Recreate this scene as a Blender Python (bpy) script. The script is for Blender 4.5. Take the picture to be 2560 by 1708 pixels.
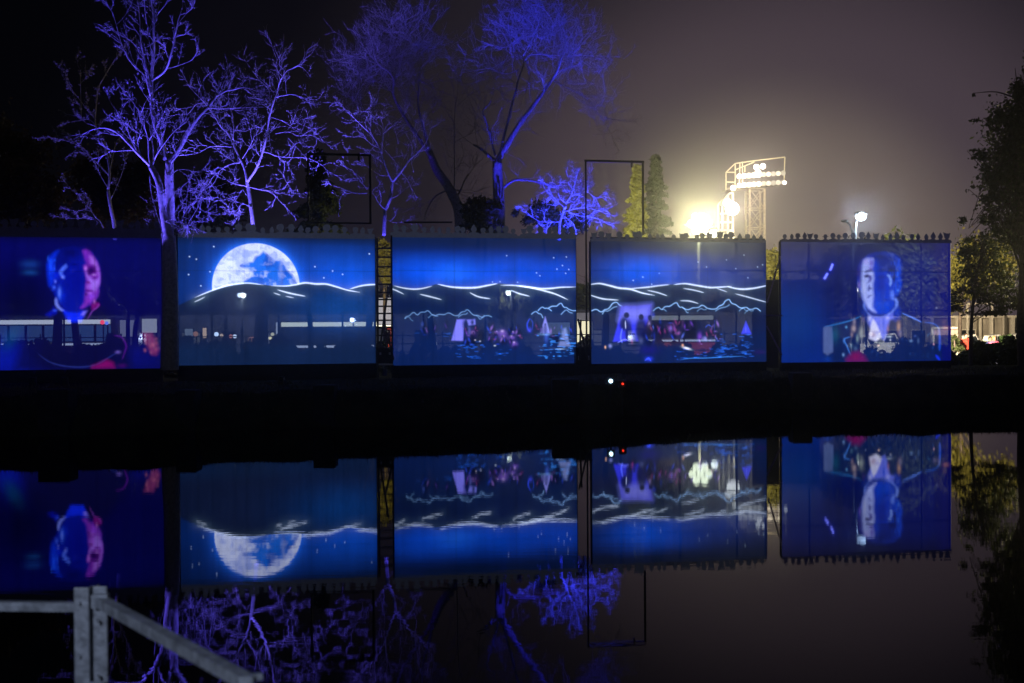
import bpy, math, random
import numpy as np
from mathutils import Vector, Matrix, noise

R = math.radians
rnd = random.Random(7)
nrg = np.random.default_rng(11)
for o in list(bpy.data.objects):
    bpy.data.objects.remove(o)
sc = bpy.context.scene
COL = sc.collection

# ------------------------------------------------------------------ camera
CAM_Z, F = 2.58, 3200.0            # eye height over the water, focal length in photo pixels (photo 2560 wide)
cd = bpy.data.cameras.new('camera')
cd.lens = 45.0; cd.sensor_width = 36.0; cd.clip_start = 0.1; cd.clip_end = 2000
cam = bpy.data.objects.new('camera', cd); COL.objects.link(cam)
cam.location = (0, 0, CAM_Z)
MR = Matrix.Rotation(R(90 - 0.70), 3, 'X') @ Matrix.Rotation(R(-0.36), 3, 'Z')
cam.rotation_euler = MR.to_euler()
sc.camera = cam
cd.dof.use_dof = True; cd.dof.focus_distance = 40; cd.dof.aperture_fstop = 3.2

# ------------------------------------------------------------------ sky and exposure
w = bpy.data.worlds.new('World'); sc.world = w; w.use_nodes = True
nt = w.node_tree; N = nt.nodes; L = nt.links
bg = N['Background']
tc = N.new('ShaderNodeTexCoord')
GLOW = Vector((0.215, 1.0, 0.02)).normalized()     # direction of the stadium, where the city glow is strongest
dot = N.new('ShaderNodeVectorMath'); dot.operation = 'DOT_PRODUCT'
nrm = N.new('ShaderNodeVectorMath'); nrm.operation = 'NORMALIZE'
L.new(tc.outputs['Generated'], nrm.inputs[0]); L.new(nrm.outputs[0], dot.inputs[0]); dot.inputs[1].default_value = GLOW
ac = N.new('ShaderNodeMath'); ac.operation = 'ARCCOSINE'; L.new(dot.outputs['Value'], ac.inputs[0])
rp = N.new('ShaderNodeValToRGB'); rp.color_ramp.interpolation = 'EASE'
dv = N.new('ShaderNodeMath'); dv.operation = 'DIVIDE'; dv.inputs[1].default_value = 0.6; L.new(ac.outputs[0], dv.inputs[0])
L.new(dv.outputs[0], rp.inputs[0])
cr = rp.color_ramp; cr.elements[0].position = 0.0; cr.elements[0].color = (.30, .235, .18, 1)
cr.elements[1].position = 1.0; cr.elements[1].color = (.0006, .0007, .0016, 1)
for p_, c_ in ((.14, (.175, .135, .115, 1)), (.30, (.060, .043, .057, 1)), (.50, (.0145, .0115, .0180, 1)), (.74, (.0026, .0024, .0048, 1))):
    e = cr.elements.new(p_); e.color = c_
L.new(rp.outputs[0], bg.inputs[0]); bg.inputs[1].default_value = 1.0

sc.view_settings.view_transform = 'Standard'; sc.view_settings.look = 'None'
sc.view_settings.exposure = 0.0; sc.view_settings.gamma = 1.0; sc.view_settings.use_curve_mapping = False
cy = sc.cycles
cy.max_bounces = 6; cy.diffuse_bounces = 1; cy.glossy_bounces = 2; cy.transparent_max_bounces = 24
cy.volume_bounces = 0; cy.sample_clamp_indirect = 3; cy.caustics_reflective = False; cy.caustics_refractive = False
cy.use_denoising = True
cy.use_adaptive_sampling = True; cy.adaptive_threshold = 0.01

# ------------------------------------------------------------------ helpers
def ray(px, py):
    return MR @ Vector(((px - 1280) / F, (854 - py) / F, -1))
def at(px, py, Y):
    d = ray(px, py); t = Y / d.y
    return Vector((d.x * t, Y, CAM_Z + d.z * t))
S_SL, S_Y0 = 0.223, 41.64                           # the line the screens stand on: Y = S_Y0 + S_SL * X
def atp(px, py, off=0.0):
    d = ray(px, py); t = (S_Y0 + off) / (d.y - S_SL * d.x)
    return Vector((d.x * t, d.y * t, CAM_Z + d.z * t))
def gx(px, Y): return at(px, 815, Y).x

MATS = {}
def mat(name, col, rough=.8, metal=0, var=.25, scale=6, emit=None, estr=0, bump=0, sample=True, spec=.3, trans=0):
    if name in MATS: return MATS[name]
    m = bpy.data.materials.new(name); m.use_nodes = True
    t = m.node_tree; b = t.nodes['Principled BSDF']
    b.inputs['Roughness'].default_value = rough; b.inputs['Metallic'].default_value = metal
    b.inputs['Specular IOR Level'].default_value = spec
    n = t.nodes.new('ShaderNodeTexNoise'); n.inputs['Scale'].default_value = scale; n.inputs['Detail'].default_value = 5
    c = t.nodes.new('ShaderNodeTexCoord'); t.links.new(c.outputs['Object'], n.inputs['Vector'])
    r = t.nodes.new('ShaderNodeValToRGB')
    r.color_ramp.elements[0].position = .3; r.color_ramp.elements[1].position = .7
    r.color_ramp.elements[0].color = tuple(max(0, x * (1 - var)) for x in col) + (1,)
    r.color_ramp.elements[1].color = tuple(min(1, x * (1 + var)) for x in col) + (1,)
    t.links.new(n.outputs['Fac'], r.inputs[0]); t.links.new(r.outputs[0], b.inputs['Base Color'])
    if emit:
        b.inputs['Emission Color'].default_value = tuple(emit) + (1,); b.inputs['Emission Strength'].default_value = estr
        if not sample: m.cycles.emission_sampling = 'NONE'
    if bump:
        bp = t.nodes.new('ShaderNodeBump'); bp.inputs['Strength'].default_value = bump; bp.inputs['Distance'].default_value = .02
        t.links.new(n.outputs['Fac'], bp.inputs['Height']); t.links.new(bp.outputs[0], b.inputs['Normal'])
    if trans:
        tb = t.nodes.new('ShaderNodeBsdfTranslucent'); t.links.new(r.outputs[0], tb.inputs[0])
        mx = t.nodes.new('ShaderNodeMixShader'); mx.inputs[0].default_value = trans
        t.links.new(b.outputs[0], mx.inputs[1]); t.links.new(tb.outputs[0], mx.inputs[2])
        t.links.new(mx.outputs[0], t.nodes['Material Output'].inputs[0])
    MATS[name] = m
    return m

def tag(o, label=None, cat=None, group=None, kind=None):
    if label: o['label'] = label
    if cat: o['category'] = cat
    if group: o['group'] = group
    if kind: o['kind'] = kind
    return o
def empty(name, loc, label, cat, group=None):
    o = bpy.data.objects.new(name, None); COL.objects.link(o); o.location = loc
    o.empty_display_size = .3
    return tag(o, label, cat, group)
def link_mesh(name, me, parent=None):
    o = bpy.data.objects.new(name, me); COL.objects.link(o)
    if parent is not None:
        o.parent = parent
    return o

class MB:
    """collects shapes in world coordinates; build() links one mesh (local to its parent's location)"""
    def __init__(s): s.v = []; s.f = []
    def poly(s, pts, faces):
        k = len(s.v); s.v += [tuple(p) for p in pts]; s.f += [tuple(i + k for i in f) for f in faces]; return s
    def box(s, a, b, rz=0, piv=None):
        x0, y0, z0 = a; x1, y1, z1 = b
        p = [(x0, y0, z0), (x1, y0, z0), (x1, y1, z0), (x0, y1, z0), (x0, y0, z1), (x1, y0, z1), (x1, y1, z1), (x0, y1, z1)]
        if rz:
            c, q = math.cos(rz), math.sin(rz); px, py = piv or (0, 0)
            p = [(px + (x - px) * c - (y - py) * q, py + (x - px) * q + (y - py) * c, z) for x, y, z in p]
        return s.poly(p, [(0, 3, 2, 1), (4, 5, 6, 7), (0, 1, 5, 4), (1, 2, 6, 5), (2, 3, 7, 6), (3, 0, 4, 7)])
    def bar(s, a, b, wd, dp=None):
        """square bar between two points"""
        a, b = Vector(a), Vector(b); d = (b - a).normalized(); dp = dp or wd
        u = d.cross(Vector((0, 1, 0)));
        if u.length < .1: u = d.cross(Vector((1, 0, 0)))
        u.normalize(); v = d.cross(u)
        p = [q + u * i * wd / 2 + v * j * dp / 2 for q in (a, b) for i, j in ((-1, -1), (1, -1), (1, 1), (-1, 1))]
        return s.poly(p, [(3, 2, 1, 0), (4, 5, 6, 7), (0, 1, 5, 4), (1, 2, 6, 5), (2, 3, 7, 6), (3, 0, 4, 7)])
    def tube(s, pts, rad, n=6):
        pts = [Vector(p) for p in pts]
        if not hasattr(rad, '__len__'): rad = [rad] * len(pts)
        k = len(s.v); u = None
        for i, p in enumerate(pts):
            d = (pts[min(i + 1, len(pts) - 1)] - pts[max(i - 1, 0)])
            if d.length < 1e-7: d = Vector((0, 0, 1))
            d.normalize()
            if u is None:
                u = d.cross(Vector((0.3, 1, 0.1))); u.normalize()
            else:
                u = u - d * u.dot(d)
                if u.length < 1e-4: u = d.cross(Vector((1, .2, 0)))
                u.normalize()
            v = d.cross(u)
            for j in range(n):
                a = 2 * math.pi * j / n
                s.v.append(tuple(p + (u * math.cos(a) + v * math.sin(a)) * rad[i]))
        m = len(pts)
        for i in range(m - 1):
            for j in range(n):
                a, b = k + i * n + j, k + i * n + (j + 1) % n
                s.f.append((a, b, b + n, a + n))
        s.f.append(tuple(k + j for j in range(n))[::-1]); s.f.append(tuple(k + (m - 1) * n + j for j in range(n)))
        return s
    def ball(s, c, r, seg=12, rings=8, sc_=(1, 1, 1)):
        k = len(s.v); c = Vector(c)
        for i in range(rings + 1):
            t = math.pi * i / rings
            for j in range(seg):
                a = 2 * math.pi * j / seg
                s.v.append((c.x + r * sc_[0] * math.sin(t) * math.cos(a), c.y + r * sc_[1] * math.sin(t) * math.sin(a), c.z + r * sc_[2] * math.cos(t)))
        for i in range(rings):
            for j in range(seg):
                a, b = k + i * seg + j, k + i * seg + (j + 1) % seg
                s.f.append((a, a + seg, b + seg, b))
        return s
    def disc_y(s, c, r, dp, n=16, r2=None):
        """a short cylinder or cone along Y"""
        c = Vector(c); r2 = r if r2 is None else r2; k = len(s.v)
        for y, rr in ((-dp / 2, r), (dp / 2, r2)):
            for j in range(n):
                a = 2 * math.pi * j / n
                s.v.append((c.x + rr * math.cos(a), c.y + y, c.z + rr * math.sin(a)))
        for j in range(n):
            a, b = k + j, k + (j + 1) % n
            s.f.append((a, b, b + n, a + n))
        s.f.append(tuple(range(k, k + n))[::-1]); s.f.append(tuple(range(k + n, k + 2 * n)))
        return s
    def prism_y(s, prof, y0, y1):
        """outline in x,z extruded from y0 to y1"""
        n = len(prof); k = len(s.v)
        s.v += [(x, y0, z) for x, z in prof] + [(x, y1, z) for x, z in prof]
        s.f.append(tuple(range(k, k + n))); s.f.append(tuple(range(k + n, k + 2 * n))[::-1])
        for j in range(n):
            a, b = k + j, k + (j + 1) % n
            s.f.append((b, a, a + n, b + n))
        return s
    def build(s, name, m, parent=None, smooth=False, kind=None):
        me = bpy.data.meshes.new(name)
        if parent is not None and parent.type == 'EMPTY':
            ox = parent.location; v = [(x - ox.x, y - ox.y, z - ox.z) for x, y, z in s.v]
        elif parent is not None and parent.parent is not None:
            ox = parent.parent.location; v = [(x - ox.x, y - ox.y, z - ox.z) for x, y, z in s.v]
        else: v = s.v
        me.from_pydata(v, [], s.f); me.materials.append(m)
        if smooth: me.polygons.foreach_set('use_smooth', [True] * len(me.polygons))
        me.update()
        o = link_mesh(name, me, parent)
        if kind: o['kind'] = kind
        return o

def quads_obj(name, Pc, size, m, parent=None, kind=None, asp=.55, flat=0.0):
    """thousands of leaf-sized quads centred on the points Pc (n,3)"""
    n = len(Pc)
    a = nrg.normal(size=(n, 3)); a[:, 2] *= (1 - flat); a /= np.linalg.norm(a, axis=1)[:, None] + 1e-9
    b = nrg.normal(size=(n, 3)); b = np.cross(a, b); b /= np.linalg.norm(b, axis=1)[:, None] + 1e-9
    sz = size * nrg.uniform(.55, 1.35, (n, 1))
    V = np.stack([Pc - a * sz, Pc - b * sz * asp, Pc + a * sz, Pc + b * sz * asp], axis=1).reshape(-1, 3)
    if parent is not None: V = V - np.array(parent.location if parent.type == 'EMPTY' else parent.parent.location)
    me = bpy.data.meshes.new(name)
    me.vertices.add(4 * n); me.vertices.foreach_set('co', V.astype(np.float32).ravel())
    me.loops.add(4 * n); me.loops.foreach_set('vertex_index', np.arange(4 * n, dtype=np.int32))
    me.polygons.add(n); me.polygons.foreach_set('loop_start', np.arange(0, 4 * n, 4, dtype=np.int32))
    me.materials.append(m); me.update(calc_edges=True); me.validate()
    o = link_mesh(name, me, parent)
    if kind: o['kind'] = kind
    return o

def clump_points(centres, radii, n, clumps=40, spread=.28):
    """leaf positions gathered into clumps inside a set of ellipsoids"""
    out = []
    wts = np.array([r[0] * r[1] * r[2] for r in radii]); wts = wts / wts.sum()
    for (c, r, wgt) in zip(centres, radii, wts):
        k = max(3, int(clumps * wgt)); d = nrg.normal(size=(k, 3)); d /= np.linalg.norm(d, axis=1)[:, None]
        cc = np.array(c) + d * np.array(r) * nrg.uniform(.45, 1.0, (k, 1))
        idx = nrg.integers(0, k, int(n * wgt) + 4)
        out.append(cc[idx] + nrg.normal(size=(len(idx), 3)) * np.array(r) * spread * nrg.uniform(.4, 1, (len(idx), 1)))
    return np.concatenate(out)

def light(name, kind, loc, col, power, radius=.1, aim=None, cone=None, blend=.4, parent=None):
    l = bpy.data.lights.new(name, kind); l.color = col; l.energy = power; l.shadow_soft_size = 0
    o = bpy.data.objects.new(name, l); COL.objects.link(o); o.location = loc
    if aim is not None:
        o.rotation_euler = (Vector(aim) - Vector(loc)).to_track_quat('-Z', 'Y').to_euler()
    if cone: l.spot_size = R(cone); l.spot_blend = blend
    return o

# ------------------------------------------------------------------ common materials
M_bark = mat('bark', (.30, .27, .25), .9, var=.35, scale=14, bump=.6)
M_barkdark = mat('dark_bark', (.10, .08, .07), .95, var=.4, scale=9, bump=.8)
M_steel = mat('galvanised_steel', (.42, .44, .47), .5, metal=.35, var=.38, scale=26, bump=.35)
M_black = mat('black_paint', (.02, .02, .022), .6, var=.3)
M_frame = mat('dark_frame', (.03, .03, .035), .6, var=.3)
M_white = mat('white_paint', (.75, .73, .68), .6, var=.12)
M_soil = mat('dark_turf', (.040, .042, .024), 1, var=.5, scale=1.8, bump=.8, spec=.05)
M_asph = mat('asphalt', (.05, .05, .05), .9, var=.3, scale=4)
M_conc = mat('concrete', (.16, .155, .15), .9, var=.35, scale=3, bump=.4)
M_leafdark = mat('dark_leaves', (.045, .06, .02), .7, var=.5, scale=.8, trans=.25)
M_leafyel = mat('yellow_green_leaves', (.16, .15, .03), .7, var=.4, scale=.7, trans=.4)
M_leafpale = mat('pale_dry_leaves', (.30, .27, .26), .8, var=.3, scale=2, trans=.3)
M_glass = mat('dark_window_glass', (.02, .025, .03), .12, var=.1, spec=.6)
M_tyre = mat('tyre_rubber', (.02, .02, .02), .9)
M_red = mat('red_bodywork', (.45, .045, .03), .4, var=.15, emit=(.5, .04, .02), estr=0)

# ================================================================== SETTING
crest_x = np.array([-170, -30, -12.6, -9, -6.0, -3, -0.1, 2.5, 5.05, 7.5, 10.9, 16.2, 40, 170])
crest_y = np.array([26, 30.2, 31.4, 32.0, 33.2, 34.3, 35.1, 36.2, 38.0, 39.2, 40.0, 40.6, 42, 45])
def crest(x): return float(np.interp(x, crest_x, crest_y)) + .12 * math.sin(x * 2.3) + .18 * math.sin(x * .83 + 1)
def ground_z(x, y):
    c = crest(x); t = y - c
    prof_t = [-6, -1.4, -.7, -.35, 0, 3, 10, 18, 40, 300]
    prof_z = [-1.2, -.35, 0.05, .55, .92, 1.0, .9, .6, .3, .3]
    z = float(np.interp(t, prof_t, prof_z))
    if t > -1.0 and t < 40: z += .05 * noise.noise(Vector((x * 1.3, y * 1.3, 0))) * 1.6
    return z
gm = MB()
xs = np.concatenate([np.linspace(-165, -26, 14), np.linspace(-24, 32, 190), np.linspace(34, 165, 14)])
ts = [-6, -2, -1.2, -.8, -.5, -.3, -.1, .1, .4, .9, 1.5, 2.3, 3.5, 5, 7, 9, 12, 16, 20, 28, 40, 60, 90, 130, 175]
for t in ts:
    for x in xs:
        y = crest(x) + t
        gm.v.append((x, y, ground_z(x, y)))
nx = len(xs)
for i in range(len(ts) - 1):
    for j in range(nx - 1):
        a = i * nx + j; gm.f.append((a, a + 1, a + 1 + nx, a + nx))
tag(gm.build('ground', M_soil, smooth=True), kind='structure')
# street behind the screens
st = MB(); st.box((-160, 84, .304), (160, 97, .31))
tag(st.build('street', M_asph), kind='structure')
kb = MB(); kb.box((-160, 83.6, .28), (160, 83.99, .43)); tag(kb.build('kerb', M_conc), kind='structure')
mk = MB()
for x in range(-70, 80, 6): mk.box((x, 90.4, .315), (x + 3, 90.55, .318))
tag(mk.build('road_marking', M_white), kind='structure')

# water
wm = bpy.data.materials.new('dark_pond_water'); wm.use_nodes = True
t = wm.node_tree; b = t.nodes['Principled BSDF']
b.inputs['Base Color'].default_value = (.002, .003, .004, 1); b.inputs['Roughness'].default_value = 0.0
b.inputs['IOR'].default_value = 1.34; b.inputs['Specular IOR Level'].default_value = .5
tcn = t.nodes.new('ShaderNodeTexCoord')
def ripple(sx, sy, det):
    mp = t.nodes.new('ShaderNodeMapping'); mp.inputs['Scale'].default_value = (sx, sy, 1)
    n = t.nodes.new('ShaderNodeTexNoise'); n.inputs['Scale'].default_value = 1; n.inputs['Detail'].default_value = det
    t.links.new(tcn.outputs['Object'], mp.inputs[0]); t.links.new(mp.outputs[0], n.inputs['Vector']); return n
n1 = ripple(1.8, 7.5, 3); n2 = ripple(.25, .9, 1)
b1 = t.nodes.new('ShaderNodeBump'); b1.inputs['Strength'].default_value = 1; b1.inputs['Distance'].default_value = .00027
b2 = t.nodes.new('ShaderNodeBump'); b2.inputs['Strength'].default_value = 1; b2.inputs['Distance'].default_value = .0003
t.links.new(n1.outputs['Fac'], b1.inputs['Height']); t.links.new(n2.outputs['Fac'], b2.inputs['Height'])
t.links.new(b2.outputs[0], b1.inputs['Normal']); t.links.new(b1.outputs[0], b.inputs['Normal'])
wt = MB(); wt.poly([(-165, -13, 0), (165, -13, 0), (165, 47, 0), (-165, 47, 0)], [(0, 1, 2, 3)])
tag(wt.build('water', wm), kind='structure')
# near shore terrace under the camera (below the frame)
nb = MB(); nb.box((-40, -13, -1), (40, 5.2, .98)); tag(nb.build('terrace', M_conc), kind='structure')

# ================================================================== PROJECTED PICTURES
def lin(c):
    c = np.array(c, float) / 255.0
    return np.where(c <= .04045, c / 12.92, ((c + .055) / 1.055) ** 2.4)
def vnoise(X, Y, sx, sy, seed, octv=4):
    out = np.zeros_like(X); amp = 1; tot = 0
    for o in range(octv):
        g = np.random.default_rng(seed + o).uniform(0, 1, (64, 64))
        u = X / sx * 2 ** o; v = Y / sy * 2 ** o
        iu = np.floor(u).astype(int); iv = np.floor(v).astype(int); fu = u - iu; fv = v - iv
        fu = fu * fu * (3 - 2 * fu); fv = fv * fv * (3 - 2 * fv)
        a = g[iv % 64, iu % 64]; b_ = g[iv % 64, (iu + 1) % 64]; c = g[(iv + 1) % 64, iu % 64]; d = g[(iv + 1) % 64, (iu + 1) % 64]
        out += amp * ((a * (1 - fu) + b_ * fu) * (1 - fv) + (c * (1 - fu) + d * fu) * fv); tot += amp; amp *= .5
    return out / tot
class Pic:
    """a picture in photo pixel units; zoom() sets the origin and scale in which following shapes are given"""
    def __init__(s, x0, y0, x1, y1, step=1.25):
        s.nx = int((x1 - x0) / step) + 1; s.ny = int((y1 - y0) / step) + 1
        s.X, s.Y = np.meshgrid(np.linspace(x0, x1, s.nx), np.linspace(y0, y1, s.ny)); s.C = np.zeros((s.ny, s.nx, 3)); s.o = (0, 0, 1)
        s.x0, s.y0, s.x1, s.y1 = x0, y0, x1, y1
    def zoom(s, ox, oy, k): s.o = (ox, oy, k)
    def T(s, p): return (s.o[0] + p[0] * s.o[2], s.o[1] + p[1] * s.o[2])
    def fill(s, col): s.C[:] = lin(col)
    def mix(s, a, col):
        a = np.clip(a, 0, 1)[..., None]; s.C = s.C * (1 - a) + lin(col) * a
    def add(s, a, col, g=1.0): s.C += np.clip(a, 0, None)[..., None] * lin(col) * g
    def blob(s, c, rx, ry, col, a=1, soft=1.0, add=False, ang=0):
        cx, cy = s.T(c); k = s.o[2]; dx = s.X - cx; dy = s.Y - cy
        if ang: ca, sa = math.cos(ang), math.sin(ang); dx, dy = dx * ca + dy * sa, -dx * sa + dy * ca
        r2 = (dx / (rx * k)) ** 2 + (dy / (ry * k)) ** 2
        m = np.exp(-r2 * 1.0) if soft >= 1 else 1 / (1 + np.exp((np.sqrt(r2) - 1) / max(soft, .02) * 3))
        (s.add if add else s.mix)(m * a, col)
    def curve(s, pts, n=10):
        p = [s.T(q) for q in pts]; out = []
        if len(p) == 2: return p
        p = [p[0]] + p + [p[-1]]
        for i in range(1, len(p) - 2):
            a, b_, c, d = map(np.array, (p[i - 1], p[i], p[i + 1], p[i + 2]))
            for t_ in np.linspace(0, 1, n, endpoint=False):
                out.append(.5 * ((2 * b_) + (-a + c) * t_ + (2 * a - 5 * b_ + 4 * c - d) * t_ ** 2 + (-a + 3 * b_ - 3 * c + d) * t_ ** 3))
        out.append(np.array(p[-2])); return out
    def stroke(s, pts, wd, col, g=1.0, taper=True, smooth=True, halo=0):
        c = s.curve(pts, 8) if smooth else [s.T(q) for q in pts]
        m = np.zeros_like(s.X); nseg = len(c) - 1; mg = 4 * wd + (18 if halo else 0)
        for i in range(nseg):
            a, b_ = c[i], c[i + 1]
            x0, x1 = min(a[0], b_[0]) - mg, max(a[0], b_[0]) + mg; y0, y1 = min(a[1], b_[1]) - mg, max(a[1], b_[1]) + mg
            ix0, ix1 = np.searchsorted(s.X[0], (x0, x1)); iy0, iy1 = np.searchsorted(s.Y[:, 0], (y0, y1))
            if ix1 <= ix0 or iy1 <= iy0: continue
            X = s.X[iy0:iy1, ix0:ix1]; Y = s.Y[iy0:iy1, ix0:ix1]
            dx, dy = b_[0] - a[0], b_[1] - a[1]; l2 = dx * dx + dy * dy + 1e-9
            tt = np.clip(((X - a[0]) * dx + (Y - a[1]) * dy) / l2, 0, 1)
            d = np.hypot(X - a[0] - tt * dx, Y - a[1] - tt * dy)
            u = (i + tt) / nseg
            wv = wd * (np.sin(np.pi * np.clip(u, .02, .98)) ** .45 if taper else 1)
            v = np.exp(-(d / np.maximum(wv, .4)) ** 2) * (np.clip(wv / 1.0, 0, 1))
            if halo: v = v + halo * np.exp(-(d / 7.0))
            m[iy0:iy1, ix0:ix1] = np.maximum(m[iy0:iy1, ix0:ix1], v)
        s.add(m, col, g)
    def polygon(s, pts, col, a=1, soft=1.5):
        p = np.array([s.T(q) for q in pts]); ins = np.zeros(s.X.shape, bool); dmin = np.full(s.X.shape, 1e9)
        for i in range(len(p)):
            x1, y1 = p[i]; x2, y2 = p[(i + 1) % len(p)]
            with np.errstate(divide='ignore', invalid='ignore'):
                cnd = ((y1 > s.Y) != (y2 > s.Y)) & (s.X < (x2 - x1) * (s.Y - y1) / (y2 - y1 + 1e-12) + x1)
            ins ^= cnd
            l2 = (x2 - x1) ** 2 + (y2 - y1) ** 2 + 1e-9
            tt = np.clip(((s.X - x1) * (x2 - x1) + (s.Y - y1) * (y2 - y1)) / l2, 0, 1)
            dmin = np.minimum(dmin, np.hypot(s.X - x1 - tt * (x2 - x1), s.Y - y1 - tt * (y2 - y1)))
        sd = np.where(ins, dmin, -dmin)
        s.mix(np.clip(sd / soft * .5 + .5, 0, 1) * a, col)
    def ridge_mask(s, pts):
        """1 below the line through pts"""
        p = [s.T(q) for q in pts]; y = np.interp(s.X[0], [q[0] for q in p], [q[1] for q in p])
        return np.clip((s.Y - y[None, :]) / 2 + .5, 0, 1)
    def blur(s, sg):
        k = np.exp(-np.arange(-6, 7) ** 2 / (2 * sg * sg)); k /= k.sum()
        P_ = np.pad(s.C, ((6, 6), (6, 6), (0, 0)), 'edge')
        P_ = sum(k[i] * P_[i:i + s.C.shape[0]] for i in range(13)); s.C = sum(k[i] * P_[:, i:i + s.C.shape[1]] for i in range(13))
    def stars(s, pts, r=1.5, g=1.0):
        for q in pts: s.blob(q, r / s.o[2], r / s.o[2], (210, 230, 255), .9 * g, add=True)

WHT = (205, 222, 255)
def streaks(p, x0, y0, x1, y1, n, seed, col=(20, 80, 190), g=.8):
    q = np.random.default_rng(seed)
    for _ in range(n):
        x, y = q.uniform(x0, x1), q.uniform(y0, y1); l = q.uniform(12, 60)
        p.stroke([(x, y), (x + l / 2, y + q.uniform(-3, 3)), (x + l, y + q.uniform(-3, 3))], q.uniform(.7, 1.6), col, g * q.uniform(.3, 1.2))

def camp(p, x0, x1, y0, y1, n, seed, a):
    q = np.random.default_rng(seed)
    for _ in range(n):
        x, y = q.uniform(x0, x1), q.uniform(y0, y1); h_ = q.uniform(28, 60); c = ((110, 60, 190), (150, 110, 220), (40, 70, 220), (150, 50, 120), (90, 110, 230))[int(q.integers(5))]
        p.blob((x, y), h_ * .42, h_, (6, 9, 46), .8 * a, soft=.5); p.blob((x + q.uniform(-6, 6), y - h_ * .95), h_ * .2, h_ * .24, (6, 8, 50), .8 * a, soft=.4)
        if q.random() < .75: p.blob((x - h_ * .25, y - h_ * q.uniform(0, .4)), h_ * .16, h_ * .45, c, .75 * a, ang=q.uniform(-.5, .5))
        if q.random() < .4: p.blob((x + h_ * .2, y + h_ * .5), h_ * .3, h_ * .12, c, .6 * a)
def pic_one():
    p = Pic(-95, 592, 404, 925, 1.0); p.zoom(0, 560, .2551); p.fill((3, 3, 74))
    p.blob((1100, 300), 600, 350, (5, 8, 100), .85); p.blob((250, 200), 500, 200, (5, 6, 96), .7); p.mix(np.clip((p.Y - 800) / 60, 0, 1) * .7, (7, 8, 70))
    p.blob((200, 780), 240, 300, (1, 1, 44), .8); p.mix(np.clip((612 - p.Y) / 20, 0, 1) * .6, (3, 3, 40))
    p.blob((40, 1330), 260, 200, (6, 20, 150), .9); p.blob((1350, 1320), 260, 130, (6, 12, 112), .8); p.blob((100, 1100), 60, 130, (4, 60, 110), .6, ang=.5)
    p.blob((285, 395), 75, 35, (20, 60, 150), .7); p.blob((285, 475), 65, 26, (20, 70, 150), .65); p.stroke([(215, 437), (430, 440)], 1.2, (0, 0, 20), 0)
    # shoulders and coat
    p.polygon([(120, 1420), (250, 1050), (330, 930), (440, 880), (530, 760), (880, 880), (960, 800), (1060, 900), (1150, 1000), (1230, 1200), (1280, 1420)], (7, 8, 56), .75, 12)
    # the head, in the finer frame of the face
    p.zoom(80, 600, .13396)
    p.polygon([(560, 150), (760, 130), (960, 150), (1100, 220), (1200, 360), (1250, 560), (1240, 780), (1220, 980), (1150, 1130), (1040, 1250), (900, 1330), (760, 1350), (620, 1310), (500, 1230), (430, 1110), (370, 960), (290, 860), (262, 680), (255, 480), (320, 300), (430, 200)], (3, 18, 158), 1, 5)
    p.blob((680, 230), 260, 130, (2, 5, 84), .95); p.blob((560, 380), 130, 120, (2, 8, 104), .85); p.blob((440, 480), 70, 130, (2, 9, 108), .7); p.blob((1010, 170), 120, 50, (20, 4, 84), .5)
    p.polygon([(300, 330), (380, 250), (470, 200), (400, 320), (390, 440), (385, 600), (400, 720), (360, 850), (300, 850), (272, 650), (262, 460)], (6, 46, 228), .85, 6)
    q = np.random.default_rng(2)
    for k in range(16):
        x = q.uniform(275, 420); y = q.uniform(260, 560); p.stroke([(x, y), (x - 16, y + 50), (x - 14, y + 110)], q.uniform(.8, 1.6), (40, 100, 255), q.uniform(.1, .35))
    p.blob((330, 400), 26, 40, (24, 84, 255), .7); p.blob((400, 370), 20, 26, (24, 84, 255), .6)
    p.blob((440, 650), 50, 70, (6, 34, 225), .7); p.blob((440, 800), 60, 60, (2, 14, 150), .6)
    p.polygon([(615, 440), (640, 500), (560, 580), (540, 630), (590, 670), (585, 720), (540, 710), (490, 640), (480, 580), (540, 500)], (70, 104, 255), .9, 2.5); p.blob((545, 690), 20, 22, (130, 140, 255), .7)
    p.blob((412, 770), 20, 30, (90, 110, 255), .85); p.blob((385, 880), 30, 34, (60, 96, 255), .85); p.blob((360, 930), 24, 20, (30, 60, 240), .5)
    p.blob((490, 990), 40, 105, (48, 96, 255), .95); p.blob((485, 980), 20, 70, (104, 128, 255), .7); p.blob((560, 1060), 60, 90, (4, 36, 210), .6)
    p.blob((800, 760), 210, 330, (1, 8, 140), .8); p.blob((740, 570), 50, 30, (30, 40, 190), .35); p.blob((770, 450), 70, 24, (0, 0, 90), .7)
    # lit side
    p.polygon([(930, 200), (990, 185), (1060, 225), (1120, 300), (1190, 410), (1225, 520), (1242, 640), (1238, 780), (1205, 900), (1218, 960), (1190, 1040), (1150, 1110), (1080, 1170), (1000, 1220), (930, 1270), (880, 1265), (950, 1180), (965, 1080), (980, 960), (985, 820), (1000, 760), (985, 640), (960, 540), (950, 480), (1010, 440), (980, 330)], (126, 44, 196), 1, 5)
    p.blob((1010, 300), 50, 80, (112, 34, 200), .8); p.polygon([(1060, 300), (1120, 320), (1180, 420), (1215, 520), (1235, 660), (1190, 560), (1150, 480), (1080, 440)], (166, 104, 244), .85, 5)
    p.polygon([(985, 560), (1010, 620), (1060, 690), (1120, 750), (1200, 740), (1236, 700), (1230, 820), (1190, 900), (1150, 960), (1090, 930), (1070, 860), (1060, 800), (1020, 720), (1000, 660)], (160, 108, 250), .95, 5)
    p.blob((1030, 870), 40, 50, (158, 92, 240), .8); p.blob((1090, 1040), 80, 60, (132, 64, 232), .8)
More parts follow.
